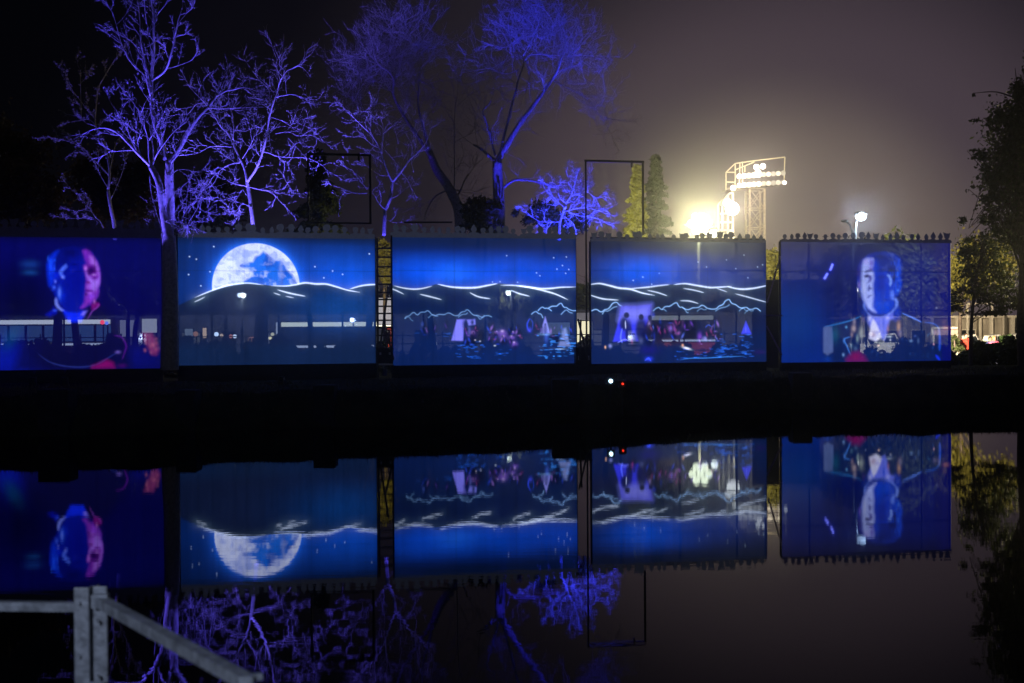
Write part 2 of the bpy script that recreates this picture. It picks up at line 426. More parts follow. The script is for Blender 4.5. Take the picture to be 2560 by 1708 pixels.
    p.polygon([(1010, 560), (1030, 470), (1110, 470), (1170, 500), (1165, 600), (1110, 650), (1050, 660), (1010, 610)], (70, 6, 130), .95, 5); p.blob((1080, 560), 54, 34, (22, 2, 88), .95); p.blob((1055, 620), 34, 30, (18, 2, 84), .8)
    p.blob((980, 525), 28, 34, (190, 110, 250), .9); p.blob((1140, 650), 40, 16, (190, 130, 250), .8); p.stroke([(1080, 690), (1140, 725), (1210, 705)], 1.6, (60, 0, 100), 0)
    p.blob((1145, 712), 46, 12, (86, 20, 150), .75); p.blob((1025, 790), 30, 18, (90, 4, 96), .95); p.blob((1060, 810), 20, 20, (110, 30, 160), .6)
    p.polygon([(985, 925), (1030, 940), (1110, 945), (1100, 962), (1020, 962), (980, 950)], (70, 4, 110), .95, 2); p.blob((1050, 990), 46, 20, (176, 110, 244), .5); p.blob((985, 1010), 24, 30, (50, 4, 90), .8)
    # collar, neck and scarf
    p.polygon([(520, 1280), (640, 1330), (800, 1350), (930, 1320), (1010, 1300), (960, 1400), (880, 1530), (640, 1530), (580, 1420)], (10, 40, 252), 1, 4)
    p.polygon([(420, 1075), (440, 1110), (450, 1180), (490, 1250), (560, 1310), (520, 1320), (440, 1260), (405, 1200), (398, 1120)], (112, 130, 255), .95, 3)
    p.polygon([(880, 1400), (920, 1340), (1000, 1310), (1020, 1320), (940, 1410)], (120, 110, 255), .9, 3)
    p.polygon([(230, 1390), (340, 1310), (370, 1240), (430, 1320), (430, 1360), (300, 1420)], (6, 18, 190), .9, 5); p.blob((400, 1310), 40, 20, (50, 80, 255), .8); p.polygon([(440, 1330), (560, 1360), (610, 1530), (440, 1530)], (6, 8, 60), .9, 5)
    p.polygon([(1080, 1200), (1140, 1160), (1210, 1180), (1230, 1220), (1150, 1290), (1090, 1300)], (120, 12, 130), .95, 4); p.blob((1140, 1150), 20, 40, (180, 100, 210), .8)
    p.stroke([(1225, 1190), (1200, 1250), (1100, 1330), (1040, 1420), (1000, 1500)], 1.6, (140, 70, 200), .5)
    p.polygon([(900, 1290), (1040, 1250), (1060, 1290), (1000, 1460), (930, 1480), (990, 1330)], (14, 4, 60), .85, 4)
    p.zoom(0, 560, .2551)
    p.polygon([(560, 985), (640, 965), (700, 1400), (500, 1400), (330, 1290)], (7, 8, 56), .8, 10)
    p.stroke([(350, 1265), (480, 1355), (690, 1400), (900, 1390), (1050, 1315), (1160, 1250)], 1.5, (60, 80, 200), .3)
    p.stroke([(1100, 1100), (1180, 1120), (1222, 1200), (1210, 1260), (1180, 1340)], 2.2, (100, 20, 160), .45); p.blob((1140, 1265), 26, 14, (110, 90, 200), .6)
    p.polygon([(880, 1400), (960, 1370), (1030, 1340), (1090, 1370), (1105, 1420), (880, 1420)], (126, 8, 106), .85, 6); p.blob((1180, 1400), 40, 20, (70, 6, 110), .6)
    p.polygon([(1388, 1080), (1480, 1075), (1530, 1170), (1552, 1240), (1525, 1295), (1478, 1290), (1430, 1190)], (120, 46, 104), .8, 5)
    for k in range(14): p.blob((q.uniform(1410, 1530), q.uniform(1090, 1280)), 12, 16, (160, 84, 120), .4)
    p.blur(1.2)
    p.C *= (1 + .3 * (vnoise(p.X, p.Y, 6, 8, 5)[..., None] - .5))
    return p
def pic_two():
    p = Pic(446, 594, 938, 912); p.zoom(430, 560, .2551); p.fill((9, 26, 72))
    n = vnoise(p.X, p.Y, 60, 40, 21)
    p.mix(np.exp(-((p.X - 850) / 120) ** 2 - ((p.Y - 690) / 55) ** 2) * (.6 + .8 * n), (10, 78, 208))
    p.mix(np.exp(-((p.X - 640) / 220) ** 2 - ((p.Y - 690) / 90) ** 2) * .6, (10, 60, 160))
    p.mix(np.clip((615 - p.Y) / 20, 0, 1), (12, 24, 58))
    d = np.hypot(p.X - 637, p.Y - 717); p.add(np.exp(-np.clip(d - 108, 0, None) / 9), (30, 120, 255), .55); p.add(np.exp(-np.clip(d - 108, 0, None) / 24), (10, 54, 180), .30)
    md = vnoise(p.X, p.Y, 26, 22, 33)
    moon = np.clip((109.5 - d) / 1.5, 0, 1); p.mix(moon, (196, 208, 255)); p.mix(moon * np.clip((md - .47) * 3, 0, .6), (128, 150, 236))
    keep = p.C.copy()
    p.polygon([(662, 412), (712, 380), (780, 372), (812, 320), (850, 300), (884, 266), (930, 312), (990, 352), (1040, 338), (1090, 392), (1112, 450), (1168, 505), (1215, 610), (620, 615), (650, 575), (700, 556), (752, 524), (772, 482), (738, 448), (700, 430)], (22, 98, 218), 1, 3.5)
    dark = np.clip(np.abs(p.C - keep).sum(-1) * 4, 0, 1); tex = vnoise(p.X, p.Y, 11, 10, 44, 5)
    p.C = keep * (1 - moon[..., None]) + (keep * np.clip((tex - .52) * 5, 0, 1)[..., None] * .5 + p.C * (1 - .5 * np.clip((tex - .52) * 5, 0, 1)[..., None])) * moon[..., None]
    p.mix(moon * dark * np.clip((vnoise(p.X, p.Y, 18, 22, 3) - .4) * 2, 0, .6), (8, 58, 170))
    p.mix(moon * (1 - dark) * np.clip((tex - .5) * 3.5, 0, .55), (118, 142, 232))
    p.mix(moon * np.exp(-((p.X - 699) / 5) ** 2 - ((p.Y - 675) / 25) ** 2) * .45, (140, 160, 235))
    p.stars([(405, 230), (172, 327), (237, 352), (366, 473), (162, 500), (278, 610), (1390, 420), (1566, 462), (1665, 495), (1478, 530), (1935, 287)])
    r1 = [(-50, 850), (220, 722), (385, 655), (520, 610), (640, 587), (740, 579), (880, 592), (960, 602), (1100, 605), (1200, 592), (1290, 577), (1400, 590), (1500, 592), (1600, 618), (1710, 645), (1850, 605), (1990, 592), (2200, 600)]
    h = p.ridge_mask(r1); p.mix(h, (20, 25, 58)); p.mix(h * np.exp(-((p.X - 850) / 130) ** 2 - ((p.Y - 770) / 60) ** 2), (10, 54, 122))
    p.mix(h * np.clip((p.Y - 845) / 30, 0, 1) * .9, (17, 30, 66)); p.mix(h * np.clip((500 - p.X) / 40, 0, 1) * np.clip((760 - p.Y) / 30, 0, 1) * .8, (16, 26, 84))
    p.C *= (1 + .02 * moon[..., None])
    p.C *= (.8 + .4 * vnoise(p.X, p.Y, 5, 4, 6)[..., None] * h[..., None] + .2 * (1 - h[..., None]))
    for q, wd, g in (([(222, 722), (385, 655), (520, 610), (640, 587), (740, 579), (880, 595)], 1.7, 1.1), ([(955, 602), (1100, 606), (1200, 594), (1290, 578), (1400, 590), (1500, 592), (1600, 618), (1710, 650), (1835, 670)], 1.9, 1.2),
                     ([(1735, 640), (1850, 606), (1960, 592), (2090, 592)], 1.7, 1.1), ([(212, 766), (262, 745), (318, 716)], 1.2, .7), ([(980, 672), (1050, 696)], 1.3, .8), ([(1020, 643), (1150, 680), (1295, 710)], 1.7, 1.1), ([(1095, 706), (1182, 724)], 1.1, .8)):
        p.stroke(q, wd, WHT, g, halo=.07)
    p.C *= 1.3
    return p
def pic_three():
    p = Pic(982, 594, 1440, 912); p.zoom(920, 540, .2678); p.fill((8, 22, 70))
    n = vnoise(p.X, p.Y, 80, 38, 61)
    p.mix(np.exp(-((p.X - 1160) / 330) ** 2 - ((p.Y - 686) / 44) ** 2) * (.55 + .75 * n), (5, 76, 222))
    p.mix(np.exp(-((p.X - 1135) / 50) ** 2 - ((p.Y - 688) / 26) ** 2) * (.3 + .9 * n), (24, 96, 232))
    p.mix(np.exp(-((p.X - 1380) / 80) ** 2 - ((p.Y - 680) / 26) ** 2) * .5, (8, 66, 200))
    p.mix(np.clip((632 - p.Y + 16 * (n - .5)) / 26, 0, 1) * .85, (10, 24, 62))
    p.stars([(1285, 370), (1730, 388), (1850, 378), (1812, 460), (1760, 495), (1843, 533), (1565, 533), (1150, 614), (1386, 620), (1873, 496), (1597, 560), (1222, 612)], 1.3, .8)
    r1 = [(100, 640), (240, 650), (420, 685), (580, 658), (620, 640), (760, 662), (880, 668), (1000, 665), (1100, 645), (1210, 628), (1350, 648), (1480, 665), (1600, 680), (1700, 678), (1800, 665), (2000, 658)]
    h = p.ridge_mask(r1); p.mix(h, (10, 26, 78)); p.mix(h * np.clip((p.Y - 780) / 60, 0, 1), (9, 30, 88)); p.mix(h * vnoise(p.X, p.Y, 60, 30, 71) * .5, (18, 24, 50))
    for q, wd, g in (([(240, 652), (330, 675), (420, 686), (500, 680), (590, 658)], 1.6, 1), ([(645, 640), (760, 662), (880, 669), (1000, 665), (1100, 647), (1195, 630)], 2.1, 1.2), ([(1228, 645), (1350, 650), (1480, 665), (1600, 681), (1700, 678), (1800, 666), (1945, 661)], 1.9, 1.1),
                     ([(1400, 655), (1530, 676), (1640, 702), (1750, 733), (1862, 782)], 1.8, 1.1), ([(180, 665), (260, 695), (335, 733)], 1.4, .9), ([(478, 733), (570, 755), (675, 782)], 1.6, .9), ([(935, 712), (1020, 752), (1130, 771)], 1.6, .9), ([(1322, 694), (1400, 727), (1500, 753)], 1.6, 1)):
        p.stroke(q, wd, WHT, g, halo=.06)
    TL = (130, 175, 240)
    for q, g in (([(340, 955), (365, 935), (400, 912), (430, 905), (460, 922), (500, 898), (545, 886), (580, 914), (620, 930), (680, 920), (730, 906), (780, 922), (830, 925), (870, 892), (910, 873), (950, 905), (990, 925), (1040, 940), (1080, 930), (1140, 940)], .55), ([(345, 955), (380, 945), (412, 978)], .3), ([(555, 950), (600, 922), (640, 935)], .35), ([(830, 942), (880, 915), (915, 902)], .45), ([(1000, 930), (1030, 960), (1070, 925)], .4),
                 ([(1515, 922), (1560, 898), (1600, 920), (1622, 955)], .8), ([(1578, 888), (1620, 856), (1660, 865), (1705, 890)], .9), ([(1680, 862), (1740, 845), (1770, 832), (1802, 820), (1830, 855), (1870, 872), (1945, 885)], 1.0), ([(1798, 922), (1850, 880), (1905, 908)], .7)):
        q2 = []
        for i, a in enumerate(q):
            q2.append(a)
            if i < len(q) - 1: q2.append(((a[0] + q[i + 1][0]) / 2, (a[1] + q[i + 1][1]) / 2 - 6 + 12 * (i % 2)))
        p.stroke(q2, 1.15, TL, g, taper=False, halo=.03)
    p.polygon([(815, 965), (895, 960), (878, 1060), (872, 1162), (765, 1160)], (112, 112, 232), 1, 2)
    p.polygon([(905, 965), (985, 960), (990, 1010), (925, 1020)], (112, 116, 232), .9, 2); p.blob((960, 990), 16, 26, (6, 14, 60), .9)
    p.blob((890, 1010), 22, 50, (5, 14, 80), .95); p.blob((925, 1090), 18, 45, (110, 110, 225), .8); p.blob((975, 1095), 40, 35, (70, 34, 110), .8); p.blob((965, 1085), 16, 16, (150, 100, 190), .8)
    p.blob((1030, 1120), 50, 90, (6, 10, 40), .9); p.blob((960, 1170), 60, 45, (5, 8, 34), .9)
    q = np.random.default_rng(5)
    for cx, cy, r in ((1150, 1115, 30), (1180, 1090, 20), (1240, 1100, 40), (1250, 1140, 30), (1330, 1140, 30), (1340, 1095, 18), (1350, 1200, 28)):
        p.blob((cx, cy), r, r * .9, (120, 84, 200), .75); p.blob((cx + q.uniform(-9, 9), cy - r * .6), r * .35, r * .3, (190, 170, 240), .7); p.blob((cx + 8, cy + r), r, r * .7, (10, 10, 60), .8)
    p.blob((1170, 1210), 10, 6, (220, 230, 255), .9, add=True); p.blob((1030, 1166), 8, 6, (200, 200, 230), .6, add=True); p.blob((985, 1155), 8, 6, (220, 200, 230), .6, add=True)
    p.polygon([(1645, 942), (1690, 1100), (1598, 1100)], (128, 132, 232), .95, 2); p.stroke([(1500, 960), (1475, 1010), (1480, 1060), (1505, 1090)], 1.8, (40, 70, 240), .8); p.stroke([(1500, 960), (1525, 1000), (1520, 1070)], 1.2, (20, 60, 200), .6)
    p.blob((1495, 1070), 20, 22, (60, 70, 235), .7)
    for x in (1705, 1755): p.polygon([(x - 12, 1010), (x + 12, 1010), (x + 10, 1190), (x - 10, 1190)], (6, 12, 60), .9, 2)
    p.polygon([(1810, 1050), (1845, 1050), (1885, 1225), (1765, 1225)], (110, 125, 190), .85, 3); p.blob((1820, 1170), 60, 8, (20, 26, 60), .9); p.blob((1655, 1130), 20, 60, (60, 90, 200), .7)
    p.blob((1640, 1112), 60, 10, (130, 170, 230), .5, add=True); p.blob((1790, 1250), 40, 5, (180, 210, 255), .6, add=True)
    camp(p, 400, 760, 1020, 1120, 9, 31, .35); camp(p, 880, 1420, 1040, 1190, 22, 32, .8); camp(p, 1540, 1930, 1020, 1160, 12, 33, .7)
    streaks(p, 790, 1170, 1060, 1330, 34, 3, g=.8); streaks(p, 1560, 1100, 1900, 1345, 70, 4, (40, 110, 200), .9); streaks(p, 1150, 1240, 1300, 1340, 12, 8, g=.6); streaks(p, 400, 1090, 760, 1120, 8, 9, g=.4)
    p.C *= 1.3
    return p
def pic_four():
    p = Pic(1478, 598, 1915, 908); p.zoom(1400, 540, .2806); p.fill((12, 22, 64))
    n = vnoise(p.X, p.Y, 60, 40, 81)
    p.mix(np.exp(-((p.X - 1620) / 110) ** 2 - ((p.Y - 680) / 40) ** 2) * (.65 + .6 * n), (6, 82, 226))
    p.mix(np.exp(-((p.X - 1780) / 130) ** 2 - ((p.Y - 690) / 40) ** 2) * .6, (16, 50, 150))
    p.mix(np.clip((640 - p.Y + 20 * (n - .5)) / 26, 0, 1) * .8, (14, 20, 46))
    p.stars([(874, 510), (728, 546), (644, 577), (806, 607), (1297, 455), (1475, 392), (1634, 346), (1560, 470), (1670, 550), (1760, 450), (1806, 430), (1220, 410)], 1.4, .8)
    r1 = [(200, 610), (285, 606), (350, 604), (440, 622), (560, 650), (620, 650), (760, 635), (860, 620), (960, 608), (1100, 600), (1200, 616), (1320, 636), (1400, 636), (1500, 632), (1600, 648), (1720, 640), (1900, 612)]
    h = p.ridge_mask(r1); p.mix(h, (18, 22, 62)); p.mix(h * np.clip((p.Y - 800) / 40, 0, 1), (12, 26, 74))
    for q, wd, g in (([(270, 612), (350, 604), (440, 624), (520, 645), (620, 655), (720, 686), (830, 706)], 2.1, 1.2), ([(615, 650), (760, 636), (860, 621), (965, 609)], 1.7, 1), ([(1000, 610), (1100, 601), (1200, 618), (1320, 639), (1400, 638), (1520, 630)], 2.0, 1.1), ([(1480, 632), (1600, 653), (1720, 644), (1850, 616)], 2.0, 1.1),
                     ([(765, 662), (860, 681), (945, 709)], 1.5, 1), ([(1088, 643), (1180, 660), (1275, 686)], 1.5, .9), ([(1378, 644), (1485, 682)], 1.2, .7), ([(1550, 695), (1700, 731), (1845, 769)], 1.5, .8), ([(270, 704), (380, 739), (515, 751)], 1.6, 1), ([(1058, 753), (1140, 757), (1222, 781)], 1.6, .9)):
        p.stroke(q, wd, WHT, g, halo=.06)
    TL = (140, 185, 245)
    for q, g in (([(285, 842), (330, 834), (372, 852), (420, 830), (460, 785), (502, 773), (540, 803)], 1), ([(375, 872), (400, 845), (440, 838), (500, 808)], .6), ([(820, 842), (870, 813), (900, 828), (940, 803), (985, 790), (1030, 773), (1060, 812), (1090, 820), (1140, 832), (1200, 818), (1250, 798), (1300, 824), (1380, 830), (1430, 798), (1460, 765), (1500, 750), (1530, 785), (1590, 817), (1640, 818), (1680, 832), (1740, 823), (1785, 848)], 1),
                 ([(1080, 815), (1110, 845), (1130, 860)], .6), ([(1210, 850), (1250, 828), (1290, 835)], .6), ([(1375, 850), (1440, 820), (1500, 795)], .6), ([(1590, 850), (1630, 825), (1665, 850)], .6), ([(1640, 870), (1680, 840), (1720, 845)], .6), ([(900, 830), (935, 845)], .6)):
        q2 = []
        for i, a in enumerate(q):
            q2.append(a)
            if i < len(q) - 1: q2.append(((a[0] + q[i + 1][0]) / 2, (a[1] + q[i + 1][1]) / 2 - 6 + 12 * (i % 2)))
        p.stroke(q2, 1.2, TL, g, taper=False, halo=.03)
    p.polygon([(538, 806), (670, 803), (800, 786), (792, 890), (740, 1000), (690, 1112), (465, 1117), (500, 990)], (44, 50, 224), 1, 2.5)
    p.polygon([(538, 806), (670, 803), (800, 786), (790, 890), (700, 930), (520, 930)], (118, 122, 242), .9, 12)
    D = (5, 10, 66)
    p.blob((583, 885), 24, 26, D, 1, soft=.3); p.blob((560, 960), 34, 60, D, .95, soft=.4); p.blob((600, 1040), 30, 110, D, .9, soft=.4); p.stroke([(545, 1000), (530, 1080), (545, 1130)], 2, (90, 110, 240), .8); p.stroke([(572, 930), (575, 1010)], 1.2, (200, 210, 255), .8)
    p.blob((712, 900), 22, 26, D, 1, soft=.3); p.blob((712, 1020), 48, 110, D, .97, soft=.35); p.blob((788, 905), 18, 24, D, .9, soft=.3); p.blob((785, 990), 26, 60, (56, 14, 72), .8); p.blob((782, 960), 12, 24, (150, 130, 210), .7)
    p.blob((820, 1060), 12, 45, (50, 70, 235), .8); p.blob((880, 960), 10, 50, (24, 60, 190), .8); p.blob((822, 880), 14, 18, (30, 60, 220), .6); p.blob((860, 1000), 30, 110, (12, 8, 34), .7)
    p.blob((990, 1000), 40, 28, (186, 96, 214), .85, ang=.5); p.blob((1030, 1040), 22, 16, (200, 120, 225), .8); p.blob((985, 965), 14, 14, (150, 70, 170), .7)
    p.blob((1080, 960), 12, 40, (110, 50, 120), .5); p.blob((1150, 1050), 70, 90, (12, 8, 30), .85); p.blob((1150, 970), 26, 26, (70, 40, 90), .6); p.blob((1230, 1080), 20, 40, (110, 60, 190), .85)
    p.blob((1290, 1095), 30, 18, (140, 140, 235), .85); p.blob((1320, 1000), 50, 45, (8, 12, 70), .9); p.stroke([(1365, 930), (1362, 1060)], 1.4, (70, 90, 240), .9); p.stroke([(1280, 1000), (1310, 975), (1350, 1000)], 1.4, (50, 90, 220), .6)
    p.polygon([(1650, 938), (1702, 1056), (1608, 1056)], (52, 62, 236), .95, 2); p.stroke([(1650, 980), (1650, 1050)], .8, (140, 150, 255), .6)
    p.blob((780, 1190), 80, 40, (24, 18, 110), .8); p.blob((780, 1270), 30, 20, (40, 60, 235), .8); p.stroke([(740, 1290), (775, 1265), (800, 1295)], 1.3, (60, 90, 250), .8)
    p.blob((1115, 1178), 34, 9, (235, 235, 255), 1, add=True, ang=.3); p.blob((1080, 1150), 10, 12, (255, 180, 140), .8, add=True)
    p.blob((975, 1110), 130, 40, (70, 36, 40), .6); p.stroke([(500, 1130), (560, 1100), (600, 1110)], 1.4, (120, 130, 240), .8); p.blob((440, 1155), 14, 16, (130, 140, 220), .7, add=True); p.blob((398, 1165), 7, 12, (255, 190, 150), .8, add=True); p.blob((710, 1110), 18, 26, (90, 90, 150), .5)
    camp(p, 560, 1420, 940, 1130, 30, 41, .9); camp(p, 830, 1000, 900, 960, 5, 42, .6)
    for x0_, x1_, y_ in ((820, 960, 870), (1010, 1100, 860), (1180, 1320, 858), (1400, 1540, 858), (1580, 1760, 868)): p.blob(((x0_ + x1_) / 2, y_), (x1_ - x0_) / 2, 34, (6, 10, 44), .5)
    streaks(p, 1360, 1060, 1700, 1270, 60, 13, (30, 90, 200), .8); streaks(p, 1000, 1180, 1500, 1285, 34, 14, (24, 80, 190), .8)
    p.stroke([(1060, 1280), (1150, 1268), (1300, 1270), (1500, 1262), (1640, 1258)], 1.3, (60, 140, 240), .6)
    p.blob((1780, 1220), 60, 20, (40, 20, 90), .7)
    p.C *= 1.3
    return p
def pic_five():
    p = Pic(1953, 605, 2377, 905, 1.0); p.zoom(1900, 540, .2809); p.fill((3, 20, 104))
    p.mix(np.clip((655 - p.Y) / 40, 0, 1) * .8, (12, 14, 60)); p.blob((300, 950), 280, 340, (6, 48, 128), .95); p.blob((1450, 700), 220, 380, (2, 16, 112), .8)
    p.mix(np.clip((p.X - 2330) / 30, 0, 1) * .6, (6, 10, 110)); p.blob((300, 1250), 500, 80, (5, 42, 132), .6); p.blob((720, 700), 200, 200, (3, 14, 84), .6)
    p.polygon([(555, 990), (820, 905), (900, 880), (1000, 900), (1180, 900), (1260, 870), (1460, 955), (1600, 990), (1610, 1300), (560, 1300)], (8, 30, 88), .95, 4)
    p.zoom(2100, 610, .13396)
    # head and hair
    p.polygon([(330, 420), (400, 300), (500, 210), (640, 170), (820, 160), (980, 190), (1090, 280), (1130, 430), (1105, 600), (1120, 720), (1090, 880), (1010, 980), (1000, 1140), (930, 1260), (820, 1340), (700, 1360), (560, 1340), (470, 1230), (420, 1080), (375, 900), (330, 820), (310, 700), (330, 560)], (8, 52, 196), 1, 5)
    p.polygon([(600, 250), (760, 200), (960, 220), (1090, 320), (1120, 450), (1010, 560), (1000, 680), (950, 620), (900, 540), (840, 480), (700, 480), (620, 400)], (6, 28, 128), .9, 9); p.blob((700, 230), 190, 60, (6, 14, 90), .8)
    p.blob((650, 430), 70, 130, (10, 58, 204), .8); p.blob((780, 480), 90, 22, (2, 16, 108), .9); p.blob((930, 500), 60, 50, (1, 10, 84), .9); p.blob((980, 640), 26, 70, (1, 10, 90), .85)
    q = np.random.default_rng(12)
    for k in range(18):
        x = q.uniform(900, 1110); y = q.uniform(240, 520); p.stroke([(x, y), (x + 14, y + 50), (x + 4, y + 100)], q.uniform(.8, 1.5), (24, 84, 235), q.uniform(.15, .4))
    p.blob((1060, 400), 34, 90, (14, 70, 226), .7); p.blob((1050, 570), 22, 50, (50, 110, 255), .6)
    p.polygon([(1010, 740), (1030, 640), (1080, 620), (1112, 680), (1112, 800), (1085, 880), (1040, 960), (1000, 900)], (8, 64, 214), .95, 5); p.blob((1060, 760), 26, 60, (4, 36, 160), .7); p.blob((1055, 875), 18, 22, (70, 130, 255), .8)
    p.blob((740, 760), 120, 240, (3, 34, 168), .85); p.blob((760, 620), 90, 34, (2, 22, 140), .7); p.blob((760, 1160), 190, 110, (6, 62, 206), .85); p.blob((830, 1050), 60, 26, (2, 30, 150), .7); p.blob((700, 940), 50, 60, (8, 60, 200), .5)
    p.polygon([(870, 570), (910, 590), (940, 660), (942, 740), (915, 790), (895, 760), (905, 690), (890, 630), (855, 590)], (116, 152, 255), .95, 2.5)
    p.polygon([(920, 900), (960, 880), (980, 960), (975, 1050), (940, 1030), (915, 970)], (88, 126, 255), .9, 4)
    # lit half of the face
    p.polygon([(390, 400), (420, 320), (480, 262), (530, 268), (600, 270), (590, 400), (560, 470), (600, 540), (612, 640), (590, 740), (590, 860), (600, 960), (585, 1080), (580, 1180), (640, 1280), (560, 1255), (490, 1190), (445, 1100), (405, 1000), (385, 880), (372, 720), (378, 540)], (154, 170, 250), 1, 4.5)
    p.blob((560, 350), 44, 80, (92, 74, 204), .85); p.blob((545, 460), 40, 34, (104, 84, 196), .7); p.blob((460, 330), 44, 50, (168, 158, 248), .7)
    p.polygon([(320, 440), (385, 330), (380, 560), (372, 760), (350, 700), (330, 600), (290, 560)], (44, 34, 118), .8, 5); p.blob((338, 760), 20, 60, (120, 90, 190), .7)
    p.polygon([(445, 525), (470, 490), (560, 470), (580, 500), (520, 516), (470, 530)], (44, 40, 124), .95, 3)
    p.polygon([(440, 590), (490, 560), (560, 590), (580, 640), (550, 700), (490, 730), (520, 660), (500, 610), (450, 630)], (70, 66, 166), .95, 3); p.blob((480, 598), 42, 22, (14, 16, 74), 1); p.blob((462, 640), 16, 14, (190, 200, 255), .6); p.blob((560, 560), 36, 16, (190, 196, 255), .5)
    p.polygon([(520, 755), (535, 800), (575, 835), (530, 850), (510, 880), (495, 860), (500, 810)], (52, 56, 150), .95, 2.5)
    p.polygon([(490, 990), (500, 960), (540, 950), (575, 952), (540, 968), (515, 1005), (495, 1010)], (52, 60, 160), .9, 2.5); p.blob((520, 1060), 40, 16, (140, 150, 228), .6); p.blob((430, 820), 30, 120, (190, 200, 255), .5)
    # collar and scarf
    p.polygon([(425, 1085), (445, 1150), (500, 1230), (580, 1290), (700, 1330), (830, 1330), (930, 1270), (1000, 1180), (1010, 1100), (985, 1030), (1030, 1020), (1065, 1090), (1060, 1170), (1010, 1240), (940, 1300), (880, 1350), (700, 1375), (560, 1360), (480, 1290), (420, 1200), (410, 1130)], (104, 136, 252), .9, 2.5)
    p.polygon([(445, 1160), (500, 1215), (600, 1285), (700, 1310), (860, 1320), (720, 1365), (560, 1350), (480, 1270)], (4, 26, 128), .95, 3)
    p.polygon([(500, 1340), (600, 1360), (760, 1370), (900, 1320), (960, 1290), (990, 1400), (900, 1430), (860, 1568), (840, 1700), (800, 1800), (740, 1760), (680, 1640), (540, 1560), (490, 1450)], (96, 112, 246), .95, 4)
    p.polygon([(590, 1400), (640, 1470), (700, 1600), (745, 1740), (640, 1820), (510, 1760), (540, 1560), (560, 1450)], (204, 208, 252), .95, 3); p.blob((520, 1390), 40, 50, (180, 190, 252), .8); p.blob((780, 1480), 20, 90, (20, 70, 230), .8); p.blob((860, 1390), 40, 40, (170, 176, 250), .6)
    p.polygon([(990, 1200), (1070, 1180), (1105, 1260), (1090, 1400), (1000, 1440), (980, 1320)], (10, 50, 190), .9, 6); p.polygon([(380, 1260), (430, 1200), (490, 1340), (500, 1460), (440, 1400)], (6, 40, 150), .9, 5); p.blob((410, 1400), 26, 60, (60, 40, 130), .6)
    p.stroke([(1135, 1300), (1280, 1360), (1400, 1415), (1510, 1470)], 1.9, (92, 136, 255), .9)
    p.zoom(2020, 760, .1519)
    p.stroke([(240, 375), (450, 330), (700, 260), (860, 190)], 1.8, (40, 120, 200), .7); p.stroke([(1900, 310), (2060, 330), (2150, 420), (2170, 600)], 1.8, (50, 110, 220), .6)
    p.polygon([(235, 385), (300, 365), (375, 370), (395, 500), (390, 780), (300, 840), (235, 790)], (84, 104, 168), .8, 3); p.blob((430, 500), 60, 130, (10, 80, 120), .7); p.blob((300, 900), 60, 50, (10, 60, 170), .6)
    p.stroke([(690, 530), (580, 575), (620, 690), (680, 840)], 1.5, (64, 130, 230), .75); p.blob((570, 600), 14, 40, (70, 120, 210), .7)
    for (x, y, rx, ry, c, a) in ((740, 290, 26, 60, (170, 160, 190), .5), (730, 400, 34, 50, (200, 180, 190), .65), (850, 470, 36, 90, (150, 160, 170), .7), (790, 560, 20, 60, (140, 170, 180), .6), (700, 500, 20, 40, (160, 140, 160), .6),
                                 (1040, 500, 50, 50, (150, 104, 140), .6), (1120, 470, 50, 30, (150, 150, 235), .6), (1150, 490, 12, 10, (255, 255, 255), .9), (1125, 575, 22, 12, (240, 240, 255), .8), (1135, 685, 16, 12, (255, 220, 210), .9),
                                 (1290, 410, 20, 60, (150, 110, 140), .6), (1310, 545, 46, 14, (190, 210, 240), .7), (1330, 600, 14, 12, (190, 200, 240), .7), (1470, 380, 30, 80, (190, 150, 140), .7), (1490, 500, 34, 50, (130, 120, 160), .6),
                                 (610, 375, 16, 20, (90, 160, 230), .8), (560, 830, 18, 26, (110, 150, 220), .8), (690, 680, 24, 40, (70, 110, 150), .6), (760, 730, 30, 40, (80, 110, 160), .5), (1680, 620, 26, 20, (120, 160, 230), .6), (1800, 620, 16, 40, (80, 110, 170), .6), (1750, 540, 20, 16, (70, 100, 190), .5),
                                 (2060, 672, 10, 14, (250, 200, 230), .8), (2080, 480, 30, 40, (120, 110, 170), .6), (2140, 460, 20, 60, (130, 130, 200), .6), (2110, 66, 12, 12, (170, 180, 230), .7), (2260, 400, 50, 30, (190, 120, 130), .6), (2240, 300, 40, 50, (90, 60, 110), .5), (920, 690, 8, 10, (160, 180, 230), .7)):
        p.blob((x, y), rx, ry, c, a)
    for _ in range(60):
        x, y = q.uniform(560, 2150), q.uniform(300, 900); p.blob((x, y), q.uniform(5, 18), q.uniform(8, 30), (40, 84, 170), q.uniform(.1, .4), ang=q.uniform(-1, 1))
    p.stroke([(1960, 560), (1965, 520), (2010, 490)], 1.0, (70, 130, 180), .5); p.stroke([(2150, 500), (2160, 640), (2155, 780)], 3, (14, 70, 210), .8)
    p.polygon([(600, 900), (700, 790), (820, 770), (900, 850), (960, 960), (620, 960)], (104, 14, 96), .85, 6); p.blob((760, 860), 60, 50, (120, 16, 84), .6); p.stroke([(2090, 850), (2160, 940)], 3.4, (16, 44, 250), .9)
    p.blur(.9); p.zoom(1900, 540, .2809)
    for a, b_ in (((634, 436), (616, 480)), ((588, 518), (566, 556))): p.stroke([a, b_], 2.4, (120, 130, 255), 1.9, taper=False, smooth=False); p.stroke([a, b_], 6, (10, 20, 230), .4, taper=False, smooth=False)  # violet light bars painted into the picture
    p.C *= (.88 + .24 * vnoise(p.X, p.Y, 4, 4, 9)[..., None])
    return p

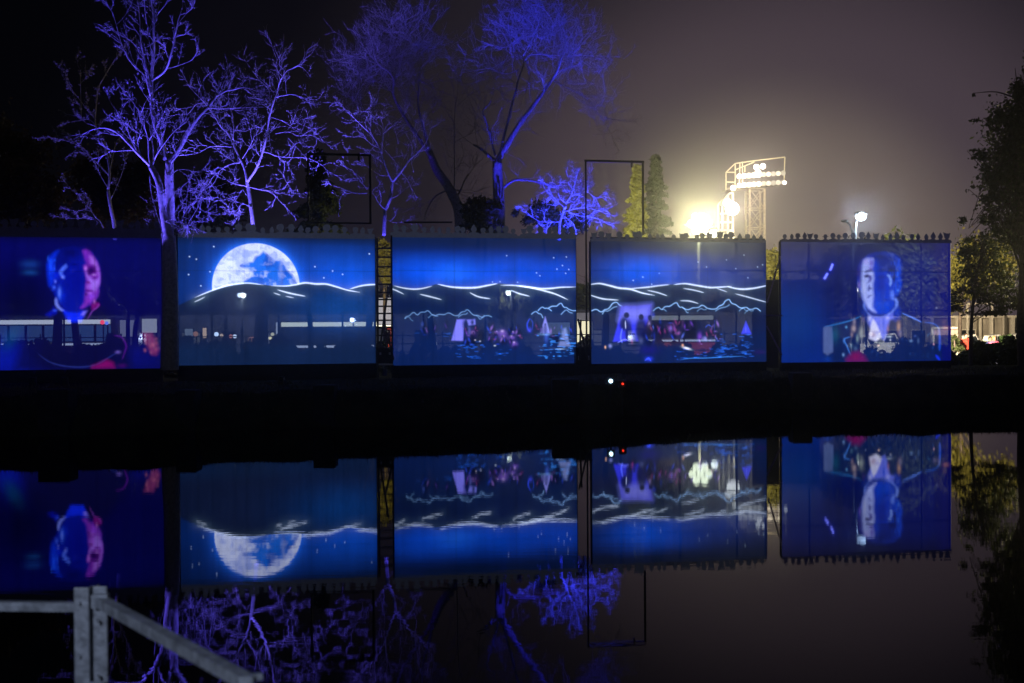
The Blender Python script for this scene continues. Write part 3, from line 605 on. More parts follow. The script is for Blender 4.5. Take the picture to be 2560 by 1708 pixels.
def screen_material(name, trans, gain):
    m = bpy.data.materials.new(name); m.use_nodes = True; t = m.node_tree; t.nodes.clear()
    o = t.nodes.new('ShaderNodeOutputMaterial'); a = t.nodes.new('ShaderNodeVertexColor'); a.layer_name = 'picture'
    wv = t.nodes.new('ShaderNodeTexNoise'); wv.inputs['Scale'].default_value = 60; tcx = t.nodes.new('ShaderNodeTexCoord'); t.links.new(tcx.outputs['Object'], wv.inputs['Vector'])
    mr = t.nodes.new('ShaderNodeMapRange'); mr.inputs['To Min'].default_value = .8; mr.inputs['To Max'].default_value = 1.2; t.links.new(wv.outputs['Fac'], mr.inputs[0])
    e = t.nodes.new('ShaderNodeEmission'); mu = t.nodes.new('ShaderNodeMath'); mu.operation = 'MULTIPLY'; mu.inputs[1].default_value = gain
    t.links.new(mr.outputs[0], mu.inputs[0]); t.links.new(mu.outputs[0], e.inputs[1]); t.links.new(a.outputs[0], e.inputs[0])
    tr = t.nodes.new('ShaderNodeBsdfTransparent'); tr.inputs[0].default_value = trans + (1,)
    df = t.nodes.new('ShaderNodeBsdfDiffuse'); df.inputs[0].default_value = (.05, .05, .055, 1)
    a1 = t.nodes.new('ShaderNodeAddShader'); a2 = t.nodes.new('ShaderNodeAddShader')
    t.links.new(tr.outputs[0], a1.inputs[0]); t.links.new(e.outputs[0], a1.inputs[1]); t.links.new(a1.outputs[0], a2.inputs[0]); t.links.new(df.outputs[0], a2.inputs[1])
    t.links.new(a2.outputs[0], o.inputs[0]); m.cycles.emission_sampling = 'NONE'
    return m
M_scr = screen_material('projection_mesh_fabric', (.095, .12, .17), 1.0)
def header_mat(name, e): return mat(name, (.08, .08, .09), .9, var=.2, emit=e, estr=1, sample=False)  # faint glow stands in for projector spill on the boards
M_head = [header_mat('header_board_faint_spill', (.0016, .0016, .004)), header_mat('header_board_grey_spill', (.017, .020, .034)), header_mat('header_board_blue_spill', (.0035, .004, .019))]

# six head and shoulder outlines for the cut-out crowd along the headers (metres, x then z)
def outline(kind):
    sh = [(-.17, 0), (-.17, .05), (-.13, .085), (-.055, .10)]
    if kind == 0:   hd = [(-.045, .12), (-.085, .16), (-.095, .21), (-.075, .27), (-.03, .30), (.03, .30), (.075, .27), (.095, .21), (.085, .16), (.045, .12)]
    elif kind == 1: hd = [(-.045, .12), (-.07, .15), (-.08, .20), (-.15, .205), (-.15, .22), (-.085, .235), (-.07, .30), (0, .32), (.07, .30), (.085, .235), (.15, .22), (.15, .205), (.08, .20), (.07, .15), (.045, .12)]
    elif kind == 2: hd = [(-.05, .12), (-.09, .16), (-.10, .24), (-.12, .31), (-.05, .285), (.05, .29), (.13, .32), (.10, .24), (.085, .16), (.045, .12)]
    elif kind == 3: hd = [(-.06, .115), (-.075, .16), (-.075, .22), (-.04, .265), (-.03, .30), (.01, .315), (.04, .28), (.075, .24), (.085, .18), (.06, .12)]
    elif kind == 4: hd = [(-.045, .12), (-.08, .16), (-.13, .19), (-.09, .22), (-.10, .28), (-.02, .31), (.06, .30), (.09, .25), (.095, .18), (.05, .12)]
    else:           hd = [(-.05, .12), (-.08, .15), (-.085, .20), (-.06, .235), (0, .33), (.06, .24), (.085, .20), (.08, .15), (.05, .12)]
    return sh + hd + [(-x, z) for x, z in sh[::-1]]

heads5 = [215, 283, 332, 395, 440, 493, 575, 640, 692, 750, 820, 892, 950, 1020, 1082, 1150, 1208, 1268, 1345, 1403, 1477, 1535, 1603, 1660]
SCREENS = [
    (pic_one, 560, 0, 'blue and violet portrait of a man looking right, on the leftmost lit screen', 0),
    (pic_two, 572, 1, 'screen showing a big white moon rising behind hills', 0),
    (pic_three, 573, 1, 'screen with blue clouds over hill lines, between the ladder gap and the middle pillar', 0),
    (pic_four, 588, 1, 'screen with hill lines, a hung sheet with figures and a small blue tent', 2),
    (pic_five, 588, 2, 'squarish screen at the right end with pale blue portrait of a man in a collar', 3)]
TH = math.atan(S_SL); U = Vector((math.cos(TH), math.sin(TH), 0)); NRM = Vector((math.sin(TH), -math.cos(TH), 0))   # along the screens / towards the viewer
cut_meshes = {}
for si, (fn, hy, hm, label, _) in enumerate(SCREENS):
    p = fn()
    tl, tr_, bl, br = atp(p.x0, p.y0), atp(p.x1, p.y0), atp(p.x0, p.y1), atp(p.x1, p.y1)
    A = Vector(((tl.x + bl.x) / 2, (tl.y + bl.y) / 2, 0)); B = Vector(((tr_.x + br.x) / 2, (tr_.y + br.y) / 2, 0))
    zt, zb = (tl.z + tr_.z) / 2, (bl.z + br.z) / 2; W = (B - A).length
    gz = ground_z(A.x, A.y)
    root = empty('projection_screen', A.lerp(B, .5) + Vector((0, 0, gz - .02)), label, 'projection screen', 'projection screens standing in a row on the far bank')
    O = np.array(root.location)
    fold_shade = vnoise(p.X, p.Y, 7, 260, 90 + si, 3) - .5; hot = vnoise(p.X, p.Y, 150, 110, 70 + si, 2) - .5  # shade of the cloth folds, put into the picture colour
    p.C *= (1 + .34 * fold_shade + .4 * hot)[..., None] * (1 - .3 * np.exp(-((p.Y - 678) / 1.2) ** 2) - .16 * np.exp(-((p.Y - 790) / 1.2) ** 2))[..., None]
    lum = p.C.max(-1, keepdims=True); p.C[..., :1] *= .55 + .45 * np.clip(lum / .5, 0, 1) if si in (1, 2, 3) else 1
    for f_ in (.33, .66): p.C *= (1 - .22 * np.exp(-((p.X - p.x0 - f_ * (p.x1 - p.x0)) / 1.3) ** 2))[..., None]
    # the mesh cloth
    uu = np.linspace(0, 1, p.nx); vv = np.linspace(0, 1, p.ny); UU, VV = np.meshgrid(uu, vv)
    wr = .012 * np.sin(UU * W * 2.1 + 3 * VV + si) + .006 * np.sin(UU * W * 7.3 + si * 2)
    Pm = np.array(A)[None, None] + UU[..., None] * np.array(B - A) + wr[..., None] * np.array(NRM); Pm[..., 2] = zt + (zb - zt) * VV + .01 * np.sin(UU * W * 1.7)
    me = bpy.data.meshes.new('fabric'); nv = p.nx * p.ny; me.vertices.add(nv); me.vertices.foreach_set('co', (Pm.reshape(-1, 3) - O).astype(np.float32).ravel())
    idx = np.arange(nv).reshape(p.ny, p.nx); q = np.stack([idx[:-1, :-1], idx[1:, :-1], idx[1:, 1:], idx[:-1, 1:]], -1).reshape(-1, 4)
    me.loops.add(q.size); me.loops.foreach_set('vertex_index', q.ravel().astype(np.int32)); me.polygons.add(len(q)); me.polygons.foreach_set('loop_start', np.arange(0, q.size, 4, dtype=np.int32))
    me.materials.append(M_scr); me.update(calc_edges=True)
    ca = me.color_attributes.new('picture', 'FLOAT_COLOR', 'POINT')
    ca.data.foreach_set('color', np.concatenate([np.clip(p.C, 0, 3), np.ones((p.ny, p.nx, 1))], -1).astype(np.float32).ravel())
    fo = link_mesh('fabric', me, root)
    # header board
    zh = atp((p.x0 + p.x1) / 2, hy + 16).z
    hb = MB(); a, b_ = A + NRM * .03, B + NRM * .03
    hb.poly([(a.x, a.y, zt - .02), (b_.x, b_.y, zt - .02), (b_.x, b_.y, zh), (a.x, a.y, zh), (a.x - NRM.x * .05, a.y - NRM.y * .05, zt - .02), (b_.x - NRM.x * .05, b_.y - NRM.y * .05, zt - .02), (b_.x - NRM.x * .05, b_.y - NRM.y * .05, zh), (a.x - NRM.x * .05, a.y - NRM.y * .05, zh)],
            [(0, 1, 2, 3), (7, 6, 5, 4), (3, 2, 6, 7), (0, 4, 5, 1), (1, 5, 6, 2), (0, 3, 7, 4)])
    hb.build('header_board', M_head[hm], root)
    # crowd cut-outs
    if si == 4: offs = [((1900 + h * .2809) - p.x0) / (p.x1 - p.x0) for h in heads5]
    else:
        nh = int(W / .265); offs = [(i + .5 + rnd.uniform(-.28, .28)) / nh for i in range(nh)]
    for i, f_ in enumerate(offs):
        kd = rnd.randrange(6); key = (kd, hm)
        if key not in cut_meshes:
            cm = MB().prism_y(outline(kd), -.008, .008); me2 = bpy.data.meshes.new('cutout'); me2.from_pydata(cm.v, [], cm.f); me2.materials.append(M_head[hm]); cut_meshes[key] = me2
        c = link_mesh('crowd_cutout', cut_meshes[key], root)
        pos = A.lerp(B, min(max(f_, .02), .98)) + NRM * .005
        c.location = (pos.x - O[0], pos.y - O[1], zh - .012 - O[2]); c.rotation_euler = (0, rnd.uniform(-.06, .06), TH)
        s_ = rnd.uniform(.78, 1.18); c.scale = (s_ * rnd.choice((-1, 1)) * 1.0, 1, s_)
    # pipe frame behind the cloth, legs to the ground
    back = -NRM * .09
    for f_ in (0.0, .165, .5, .83, 1.0):
        q0 = A.lerp(B, f_) + back; pm = MB(); rr = .045 if f_ in (0.0, 1.0) else .03
        pm.tube([(q0.x, q0.y, gz - .1), (q0.x, q0.y, zh - .02)], rr, 8); pm.build('post', M_frame, root)
    for zz, rr in ((zt + .02, .035), (zt - (zt - zb) * .25, .022), ((zt + zb) / 2 - .3, .016), (zb, .045)):
        q0, q1 = A + back * .9, B + back * .9; pm = MB(); pm.tube([(q0.x, q0.y, zz), (q1.x, q1.y, zz)], rr, 8); pm.build('rail', M_frame, root)
    # black skirt below the picture
    sk = MB(); a, b_ = A + NRM * .02, B + NRM * .02
    sk.poly([(a.x, a.y, gz - .1), (b_.x, b_.y, gz - .1), (b_.x, b_.y, zb + .01), (a.x, a.y, zb + .01), (a.x - NRM.x * .02, a.y - NRM.y * .02, gz - .1), (b_.x - NRM.x * .02, b_.y - NRM.y * .02, gz - .1), (b_.x - NRM.x * .02, b_.y - NRM.y * .02, zb + .01), (a.x - NRM.x * .02, a.y - NRM.y * .02, zb + .01)],
            [(0, 1, 2, 3), (7, 6, 5, 4), (3, 2, 6, 7), (0, 4, 5, 1), (1, 5, 6, 2), (0, 3, 7, 4)])
    sk.build('skirt', M_black, root)
#@@PART2
# ================================================================== TREES
def px_line(pts, Y, depth=0.0, seed=0):
    q = random.Random(seed); out = []; y = Y
    for i, p in enumerate(pts):
        out.append(at(p[0], p[1], y)); y += depth + q.uniform(-.12, .12)
    return out
def smooth_line(pts, rad, n=4):
    if len(pts) < 3: return pts, rad
    P = [pts[0]] + list(pts) + [pts[-1]]; out = []; ro = []
    for i in range(1, len(P) - 2):
        a, b_, c, d = P[i - 1], P[i], P[i + 1], P[i + 2]
        for k in range(n):
            t_ = k / n
            out.append(.5 * ((2 * b_) + (c - a) * t_ + (2 * a - 5 * b_ + 4 * c - d) * t_ ** 2 + (-a + 3 * b_ - 3 * c + d) * t_ ** 3))
            ro.append(rad[i - 1] * (1 - t_) + rad[i] * t_)
    out.append(pts[-1]); ro.append(rad[-1]); return out, ro
def grow(mb, q, p, d, ln, r, depth, up=.15, spread=.75, wig=.22, kids=3):
    pts = [p.copy()]; rs = [r]; seg = 4 if depth > 0 else 3; cur = p.copy(); dd = d.normalized()
    for i in range(seg):
        dd = (dd + Vector((q.gauss(0, wig), q.gauss(0, wig), q.gauss(0, wig) + up * .3))).normalized()
        cur = cur + dd * ln / seg; pts.append(cur.copy()); rs.append(r * (1 - .75 * (i + 1) / seg) + .0015)
    mb.tube(pts, rs, 4 if depth > 0 else 3)
    if depth <= 0: return
    for k in range(kids):
        f_ = q.uniform(.25, .98); j = min(int(f_ * seg), seg - 1)
        pos = pts[j].lerp(pts[j + 1], f_ * seg - j)
        ax = Vector((q.gauss(0, 1), q.gauss(0, 1), q.gauss(0, 1))); base = (pts[j + 1] - pts[j]).normalized()
        nd = (base + ax.normalized() * spread + Vector((0, 0, up))).normalized()
        grow(mb, q, pos, nd, ln * q.uniform(.42, .72), max(r * .55, .003), depth - 1, up, spread, wig, kids)
def bare_tree(name, label, Y, trunk, limbs, m, seed, twig_len=.9, twig_r=.012, every=.45, depth=2, up=.15, spread=.8, kids=3, group=None, leaves=None, free=None, cat='tree'):
    """trunk and limbs: (photo points, first radius, last radius, depth drift)"""
    q = random.Random(seed)
    b0 = at(trunk[0][0][0][0], trunk[0][0][0][1], Y)
    root = empty(name, Vector((b0.x, b0.y, b0.z)), label, cat, group)
    def lay(item, nm):
        pts, r0, r1, dr = item
        W_ = px_line(pts, Y, dr, q.randrange(9999)); n = len(W_)
        rr = [r0 + (r1 - r0) * (i / (n - 1)) for i in range(n)]
        rr = [x * (.8 if nm == 'branch' else 1) for x in rr]; P_, R_ = smooth_line(W_, rr); mb = MB(); mb.tube(P_, R_, 8 if r0 > .04 else 5)
        mb.build(nm, m, root, smooth=True); return P_, R_
    lines = []
    for tk in trunk: lines.append(lay(tk, 'trunk') + (False,))
    for lb in limbs: lines.append(lay(lb, 'branch') + (True,))
    tw = MB(); tips = []
    for P_, R_, tw_on in lines:
        if not tw_on: continue
        acc = 0; tot = sum((P_[i + 1] - P_[i]).length for i in range(len(P_) - 1)); run = 0
        for i in range(len(P_) - 1):
            sg = P_[i + 1] - P_[i]; run += sg.length; acc += sg.length
            while acc > every:
                acc -= every
                if run / tot < .12: continue
                ax = Vector((q.gauss(0, 1), q.gauss(0, 1), q.gauss(0, 1))).normalized()
                d = (sg.normalized() * .7 + ax * spread + Vector((0, 0, up))).normalized()
                s_ = .6 + .6 * q.random()
                grow(tw, q, P_[i].lerp(P_[i + 1], q.random()), d, twig_len * s_, min(twig_r, R_[i] * .8), depth, up, spread, .2, kids)
        d = (P_[-1] - P_[-2]).normalized()
        grow(tw, q, P_[-1], d, twig_len * .9, min(twig_r, R_[-1]), depth, up, spread, .2, kids + 1)
    if free:
        for (fx, fy, rx, ry, num) in free:           # a haze of fine twigs filling a part of the crown
            for _ in range(num):
                a = q.uniform(0, 6.28); rr = math.sqrt(q.random())
                p = at(fx + rx * rr * math.cos(a), fy + ry * rr * math.sin(a), Y + q.uniform(-1.4, 1.4))
                c = at(fx, fy + ry * 1.2, Y); d = ((p - c).normalized() + Vector((q.gauss(0, .6), q.gauss(0, .6), q.gauss(0, .4)))).normalized()
                grow(tw, q, p - d * twig_len * .5, d, twig_len * q.uniform(.7, 1.2), twig_r * .6, 2, up, 1.0, .3, 3)
    tw.build('twigs', m, root, kind='stuff')
    if leaves:
        num, size, lm = leaves; V = np.array(tw.v)
        pick = V[nrg.integers(0, len(V), num)] + nrg.normal(size=(num, 3)) * .03
        quads_obj('leaves', pick, size, lm, root, kind='stuff')
    print(name, len(tw.f)); return root

M_b1 = mat('pale_bark', (.42, .38, .36), .85, var=.3, scale=12, bump=.5)
# tall old tree whose trunk stands before the joint of the first two screens
T1 = bare_tree('bare_tree', 'tall bare tree whose black trunk stands between the two leftmost screens', 37.2,
    [([(424, 925), (424, 860), (426, 760), (424, 660), (422, 590)], .27, .20, 0), ([(421, 600), (424, 545), (425, 498), (423, 450), (424, 403)], .15, .12, .02),
     ([(419, 596), (409, 535), (404, 498), (396, 455), (378, 417)], .12, .09, .05)],
    [([(424, 405), (446, 375), (470, 330), (495, 293), (519, 269), (541, 241), (552, 225)], .11, .03, .03),
     ([(541, 241), (565, 228), (582, 225), (610, 219), (638, 227)], .035, .01, .02),
     ([(519, 269), (550, 272), (600, 270), (648, 268)], .03, .008, -.1),
     ([(415, 400), (402, 350), (389, 316), (381, 277), (378, 240), (379, 198), (382, 160), (385, 119), (384, 80), (383, 40), (376, -12)], .10, .02, .03),
     ([(379, 202), (398, 190), (416, 172), (428, 135), (440, 80), (446, 50), (456, 20)], .045, .012, -.04),
     ([(416, 172), (440, 166), (468, 156)], .025, .008, .1),
     ([(379, 215), (372, 185), (362, 150), (352, 100), (350, 50), (342, -8)], .045, .012, .08),
     ([(376, 240), (361, 190), (340, 170), (322, 148), (304, 110), (290, 60)], .035, .01, -.06),
     ([(385, 60), (396, 20), (402, -10)], .02, .01, .1), ([(366, 60), (362, 20), (360, -10)], .02, .01, -.1),
     ([(378, 417), (362, 402), (345, 385), (322, 360), (298, 336), (276, 324), (258, 320), (232, 324), (207, 336)], .05, .010, -.05),
     ([(380, 415), (393, 385), (414, 355), (436, 328)], .028, .008, -.1), ([(378, 417), (372, 392), (368, 340), (352, 300), (345, 275)], .03, .008, .06),
     ([(345, 385), (330, 350), (315, 320), (300, 290), (280, 262)], .025, .006, .1), ([(380, 410), (384, 380), (380, 350), (372, 310)], .03, .01, .02),
     ([(426, 440), (436, 430), (448, 424), (476, 427), (492, 445), (503, 475), (498, 510), (482, 540)], .02, .006, -.02),
     ([(374, 440), (378, 480), (388, 520), (400, 560)], .018, .008, -.05), ([(482, 430), (470, 470), (466, 520)], .010, .005, 0), ([(470, 428), (477, 480), (474, 530)], .008, .004, .1), ([(500, 440), (513, 470), (516, 505)], .008, .004, .1)],
    M_b1, 3, twig_len=.72, twig_r=.0065, every=.32, depth=2, spread=.7, leaves=(1500, .034, M_leafpale), group='bare trees lit blue behind the screens')
# slim neighbour left of it, with buds
bare_tree('bare_tree', 'slim bare budding tree at the far left, left of the tallest tree', 41.5,
    [([(288, 600), (285, 560), (276, 515), (270, 474)], .07, .05, 0)],
    [([(270, 474), (274, 435), (266, 380), (244, 330), (238, 308), (240, 265), (246, 221), (262, 190), (280, 160), (296, 138)], .05, .012, .04),
     ([(274, 440), (250, 415), (230, 395), (210, 372), (187, 360), (165, 352), (146, 348)], .03, .008, .03), ([(274, 430), (282, 390), (290, 356), (298, 346)], .028, .008, .05),
     ([(270, 470), (252, 440), (236, 405), (214, 380)], .02, .006, -.05), ([(203, 295), (202, 240), (200, 175)], .014, .005, 0), ([(240, 300), (215, 270), (188, 235), (160, 196)], .014, .005, -.05),
     ([(276, 500), (290, 470), (306, 430), (320, 380)], .018, .006, .05), ([(242, 320), (225, 300), (196, 302), (180, 305)], .012, .005, .05)],
    M_b1, 14, twig_len=.55, twig_r=.008, every=.5, depth=1, spread=.6, leaves=(1500, .04, M_leafpale), group='bare trees lit blue behind the screens')
bare_tree('young_shrub', 'low leaning twig with pale buds above the first screen header', 40.6,
    [([(268, 590), (252, 556), (240, 545)], .02, .016, 0)],
    [([(240, 545), (226, 525), (211, 506), (194, 488), (179, 474), (168, 462), (158, 450)], .016, .005, .02), ([(252, 565), (236, 548), (219, 540), (204, 546), (180, 546), (162, 545), (146, 542)], .012, .005, -.02),
     ([(228, 530), (214, 524), (196, 527), (168, 524)], .010, .005, .05), ([(222, 520), (226, 500), (216, 490), (207, 492)], .008, .004, -.05)],
    M_b1, 31, twig_len=.22, twig_r=.006, every=.22, depth=1, spread=.8, kids=2, leaves=(420, .038, M_leafpale), cat='shrub')
bare_tree('bare_tree', 'Y-shaped bare tree glowing pale violet above the moon screen', 45.5,
    [([(634, 590), (632, 554), (627, 515), (622, 475), (618, 455)], .085, .07, 0)],
    [([(618, 455), (610, 419), (590, 376), (578, 348), (566, 330), (551, 316), (535, 289), (511, 257), (484, 229)], .06, .012, .05),
     ([(618, 455), (642, 419), (658, 376), (664, 350), (669, 328), (673, 293), (685, 253), (694, 225), (701, 202), (717, 178), (735, 170), (752, 162)], .06, .010, -.03),
     ([(657, 380), (672, 383), (693, 391), (728, 394), (764, 395), (785, 402), (806, 414)], .028, .008, .04), ([(685, 245), (710, 239), (733, 237), (757, 244), (782, 249)], .022, .007, .1),
     ([(676, 285), (674, 255), (673, 227), (661, 212), (650, 202), (640, 190), (628, 172)], .03, .008, .05), ([(701, 202), (694, 180), (690, 160), (696, 145)], .02, .006, 0),
     ([(618, 466), (596, 462), (574, 455), (555, 439)], .022, .006, -.1), ([(624, 468), (648, 474), (669, 478), (684, 486), (694, 496)], .022, .006, .1),
     ([(602, 407), (584, 409), (567, 415), (551, 426), (535, 440)], .022, .006, .1), ([(580, 368), (553, 366), (527, 367), (511, 374), (495, 383), (464, 388)], .022, .006, -.08),
     ([(582, 350), (584, 318), (580, 285), (574, 262), (570, 243)], .026, .007, .1), ([(606, 397), (618, 378), (630, 356), (634, 345), (638, 330)], .018, .006, -.1),
     ([(551, 316), (552, 290), (546, 262), (552, 240)], .02, .006, .08), ([(669, 328), (648, 318), (630, 322), (610, 330)], .016, .005, .1), ([(688, 335), (720, 330), (745, 340), (770, 338), (795, 345)], .016, .005, .05),
     ([(693, 391), (712, 410), (708, 440), (716, 455)], .014, .005, .05), ([(672, 292), (700, 300), (730, 310), (752, 300)], .018, .005, -.1), ([(630, 520), (606, 510), (590, 528), (576, 520)], .014, .005, 0), ([(511, 257), (490, 262), (470, 285), (456, 280)], .014, .005, 0),
     ([(720, 345), (745, 372), (764, 395)], .014, .005, 0), ([(616, 488), (605, 475), (590, 500), (582, 510)], .010, .004, 0)],
    M_b1, 5, twig_len=.72, twig_r=.0065, every=.25, depth=2, spread=.85, group='bare trees lit blue behind the screens')
bare_tree('bare_tree', 'small pale forked bare tree between the two steel portal frames', 46.5,
    [([(960, 590), (962, 545), (964, 525), (974, 500), (978, 482), (982, 455)], .075, .055, 0)],
    [([(982, 455), (970, 431), (954, 383), (946, 364), (934, 345), (919, 328), (900, 310), (879, 289), (866, 278)], .045, .010, .05), ([(982, 455), (1002, 431), (1025, 399), (1041, 385), (1057, 368), (1069, 348), (1068, 335)], .045, .012, -.03),
     ([(954, 385), (956, 350), (958, 316), (953, 300), (950, 285)], .026, .007, .08), ([(919, 330), (914, 305), (922, 285), (912, 278)], .018, .006, 0), ([(958, 335), (975, 320), (998, 300)], .018, .006, 0),
     ([(962, 375), (980, 395), (1000, 420)], .012, .006, 0), ([(948, 370), (930, 362), (910, 345), (893, 342)], .018, .006, .1), ([(1030, 398), (1040, 360), (1034, 320), (1026, 300)], .02, .007, .1),
     ([(1002, 431), (1018, 450), (1030, 475)], .014, .006, .05), ([(964, 525), (950, 512), (938, 492), (930, 480)], .018, .006, -.1), ([(974, 498), (995, 488), (1015, 470)], .014, .005, .1), ([(920, 483), (895, 484), (870, 478), (852, 470)], .014, .005, 0), ([(918, 475), (900, 450), (884, 430), (876, 415)], .014, .005, .1),
     ([(974, 440), (950, 438), (930, 425)], .014, .005, 0), ([(1034, 430), (1028, 395), (1034, 350)], .02, .006, 0), ([(996, 360), (990, 335), (985, 318)], .012, .005, 0), ([(962, 545), (980, 556), (1003, 555)], .01, .005, 0)],
    M_b1, 8, twig_len=.62, twig_r=.0065, every=.3, depth=2, spread=.85, group='bare trees lit blue behind the screens')
bare_tree('bare_tree', 'large dim purple bare tree leaning left behind the small forked tree', 53,
    [([(1150, 600), (1148, 530), (1124, 474), (1093, 427), (1078, 390), (1073, 376)], .26, .13, 0)],
    [([(1073, 376), (1062, 330), (1050, 290), (1045, 257), (1047, 215), (1049, 178)], .10, .02, .05), ([(1078, 395), (1050, 350), (1021, 308), (1002, 277), (988, 250), (982, 229), (984, 200), (972, 180), (950, 166), (938, 145), (934, 127)], .10, .02, -.04),
     ([(1108, 450), (1130, 470), (1148, 478)], .06, .03, 0), ([(1138, 500), (1152, 474), (1162, 450), (1172, 435)], .05, .03, .1), ([(1135, 500), (1136, 440), (1136, 390), (1136, 330), (1138, 270), (1143, 245)], .04, .015, .1),
     ([(982, 229), (962, 222)], .03, .01, 0), ([(950, 168), (955, 195), (945, 205), (930, 195)], .02, .01, 0), ([(982, 265), (955, 258), (930, 262), (905, 262)], .03, .01, .1), ([(950, 166), (920, 150), (895, 140), (870, 145)], .03, .01, .1),
     ([(984, 200), (1000, 165), (1010, 120), (1030, 80)], .03, .01, .1), ([(1049, 200), (1075, 215), (1095, 225)], .03, .01, .1), ([(934, 127), (960, 100), (990, 70)], .02, .01, 0), ([(1124, 474), (1090, 490), (1070, 520), (1060, 550)], .05, .02, 0)],
    M_bark, 9, twig_len=1.35, twig_r=.009, every=.34, depth=2, spread=1.1, free=[(930, 150, 80, 60, 60), (1010, 85, 80, 50, 60), (880, 230, 40, 60, 30), (1000, 150, 90, 60, 50), (1050, 230, 50, 50, 14)], group='bare trees lit blue behind the screens')
bare_tree('bare_tree', 'largest bare tree, with a thick deep blue limb rising right of the middle', 52,
    [([(1247, 600), (1247, 518), (1246, 480), (1244, 440), (1243, 403)], .27, .2, 0)],
    [([(1243, 410), (1253, 385), (1267, 364), (1282, 338), (1298, 312), (1314, 290), (1330, 269), (1348, 245), (1365, 221), (1380, 200), (1393, 178), (1400, 160), (1405, 140)], .18, .04, -.08),
     ([(1246, 410), (1258, 350), (1271, 300), (1282, 253), (1290, 228), (1294, 206), (1302, 182), (1310, 158), (1308, 142), (1300, 128)], .08, .02, .08),
     ([(1312, 152), (1325, 138), (1345, 136), (1370, 138), (1393, 138), (1420, 140), (1450, 138), (1490, 140)], .035, .012, .04), ([(1243, 404), (1225, 392), (1207, 376), (1195, 368), (1184, 362)], .09, .05, 0), ([(1238, 390), (1228, 350), (1219, 316), (1212, 296), (1207, 277), (1222, 262), (1228, 250)], .06, .02, .05),
     ([(1252, 480), (1262, 466), (1286, 451), (1310, 450), (1334, 453), (1361, 459), (1390, 464)], .08, .03, -.1), ([(1393, 180), (1420, 170), (1445, 162)], .03, .01, 0), ([(1380, 200), (1410, 215), (1440, 230), (1480, 260), (1510, 305)], .03, .01, 0), ([(1298, 175), (1262, 185), (1225, 172), (1180, 178)], .025, .01, .1),
     ([(1302, 150), (1280, 110), (1270, 60), (1275, 20)], .03, .01, .1), ([(1308, 140), (1335, 90), (1350, 40), (1345, 0)], .03, .01, 0), ([(1405, 140), (1415, 95), (1400, 50)], .03, .01, .1), ([(1316, 150), (1322, 180), (1324, 210)], .03, .012, .1), ([(1420, 140), (1438, 120), (1450, 108)], .02, .01, 0)],
    M_bark, 12, twig_len=1.35, twig_r=.009, every=.32, depth=2, spread=1.1, free=[(1330, 70, 90, 60, 110), (1400, 110, 70, 55, 40), (1470, 210, 60, 80, 26), (1500, 290, 35, 50, 16), (1210, 160, 60, 40, 12)], group='bare trees lit blue behind the screens')
bare_tree('bare_shrub', 'short tangled bare shrub glowing vivid blue beside the right portal frame', 44.6,
    [([(1398, 600), (1399, 556), (1408, 530), (1417, 506)], .06, .045, 0)],
    [([(1417, 506), (1428, 488), (1433, 474), (1440, 450), (1441, 435), (1436, 425)], .04, .012, .03), ([(1417, 506), (1440, 500), (1452, 480), (1456, 455)], .03, .01, .06), ([(1417, 510), (1400, 495), (1395, 475), (1390, 462)], .025, .008, -.04),
     ([(1408, 530), (1440, 522), (1470, 520), (1500, 528), (1524, 520)], .025, .008, 0), ([(1410, 525), (1450, 540), (1490, 545), (1515, 558)], .022, .008, .04), ([(1400, 555), (1372, 555), (1350, 554), (1334, 545), (1322, 535)], .02, .008, 0), ([(1412, 520), (1390, 500), (1375, 485), (1362, 472)], .02, .006, 0),
     ([(1430, 490), (1465, 480), (1490, 495), (1510, 490)], .02, .007, .1), ([(1405, 540), (1424, 550), (1434, 562)], .018, .007, 0), ([(1433, 474), (1420, 455), (1425, 440)], .015, .006, 0), ([(1452, 482), (1470, 460), (1475, 445)], .014, .006, .1)],
    M_b1, 18, twig_len=.42, twig_r=.007, every=.10, depth=2, spread=1.0, up=.05, cat='shrub')

# leafy trees and bushes: trunk, a few limbs and thousands of small leaves gathered in clumps
def leafy_tree(name, label, Y, trunk, crowns, m, n, size, clumps, bark=M_barkdark, group=None, cat='tree', spread=.28, limbs=5, seed=1, depthk=.8, gap=False):
    q = random.Random(seed); pts = [at(x, y, Y) for x, y in trunk[0]]
    root = empty(name, pts[0], label, cat, group)
    mb = MB(); r0, r1 = trunk[1], trunk[2]; P_, R_ = smooth_line(pts, [r0 + (r1 - r0) * i / (len(pts) - 1) for i in range(len(pts))]); mb.tube(P_, R_, 8)
    mb.build('trunk', bark, root, smooth=True)
    k = Y / F; cs = []; rs = []
    for (cx, cy, rx, ry) in crowns:
        c = at(cx, cy, Y + q.uniform(-.4, .4)); cs.append(tuple(c)); rs.append((rx * k, max(rx, ry) * k * depthk, ry * k))
    bm = MB()
    for c, r in zip(cs, rs):
        for _ in range(limbs if r[0] > 40 * k else 1):
            s0 = P_[int(len(P_) * q.uniform(.45, .98))]; e = Vector(c) + Vector((q.uniform(-1, 1) * r[0], q.uniform(-1, 1) * r[1], q.uniform(-.8, .9) * r[2])) * .55
            md = s0.lerp(e, .5) + Vector((0, 0, .1 * (e - s0).length)); L_, Q_ = smooth_line([s0, md, e], [r1 * .6, r1 * .35, .01]); bm.tube(L_, Q_, 4)
    if bm.v: bm.build('limbs', bark, root)
    quads_obj('crown', clump_points(cs, rs, n, clumps, spread), size, m, root)
    return root
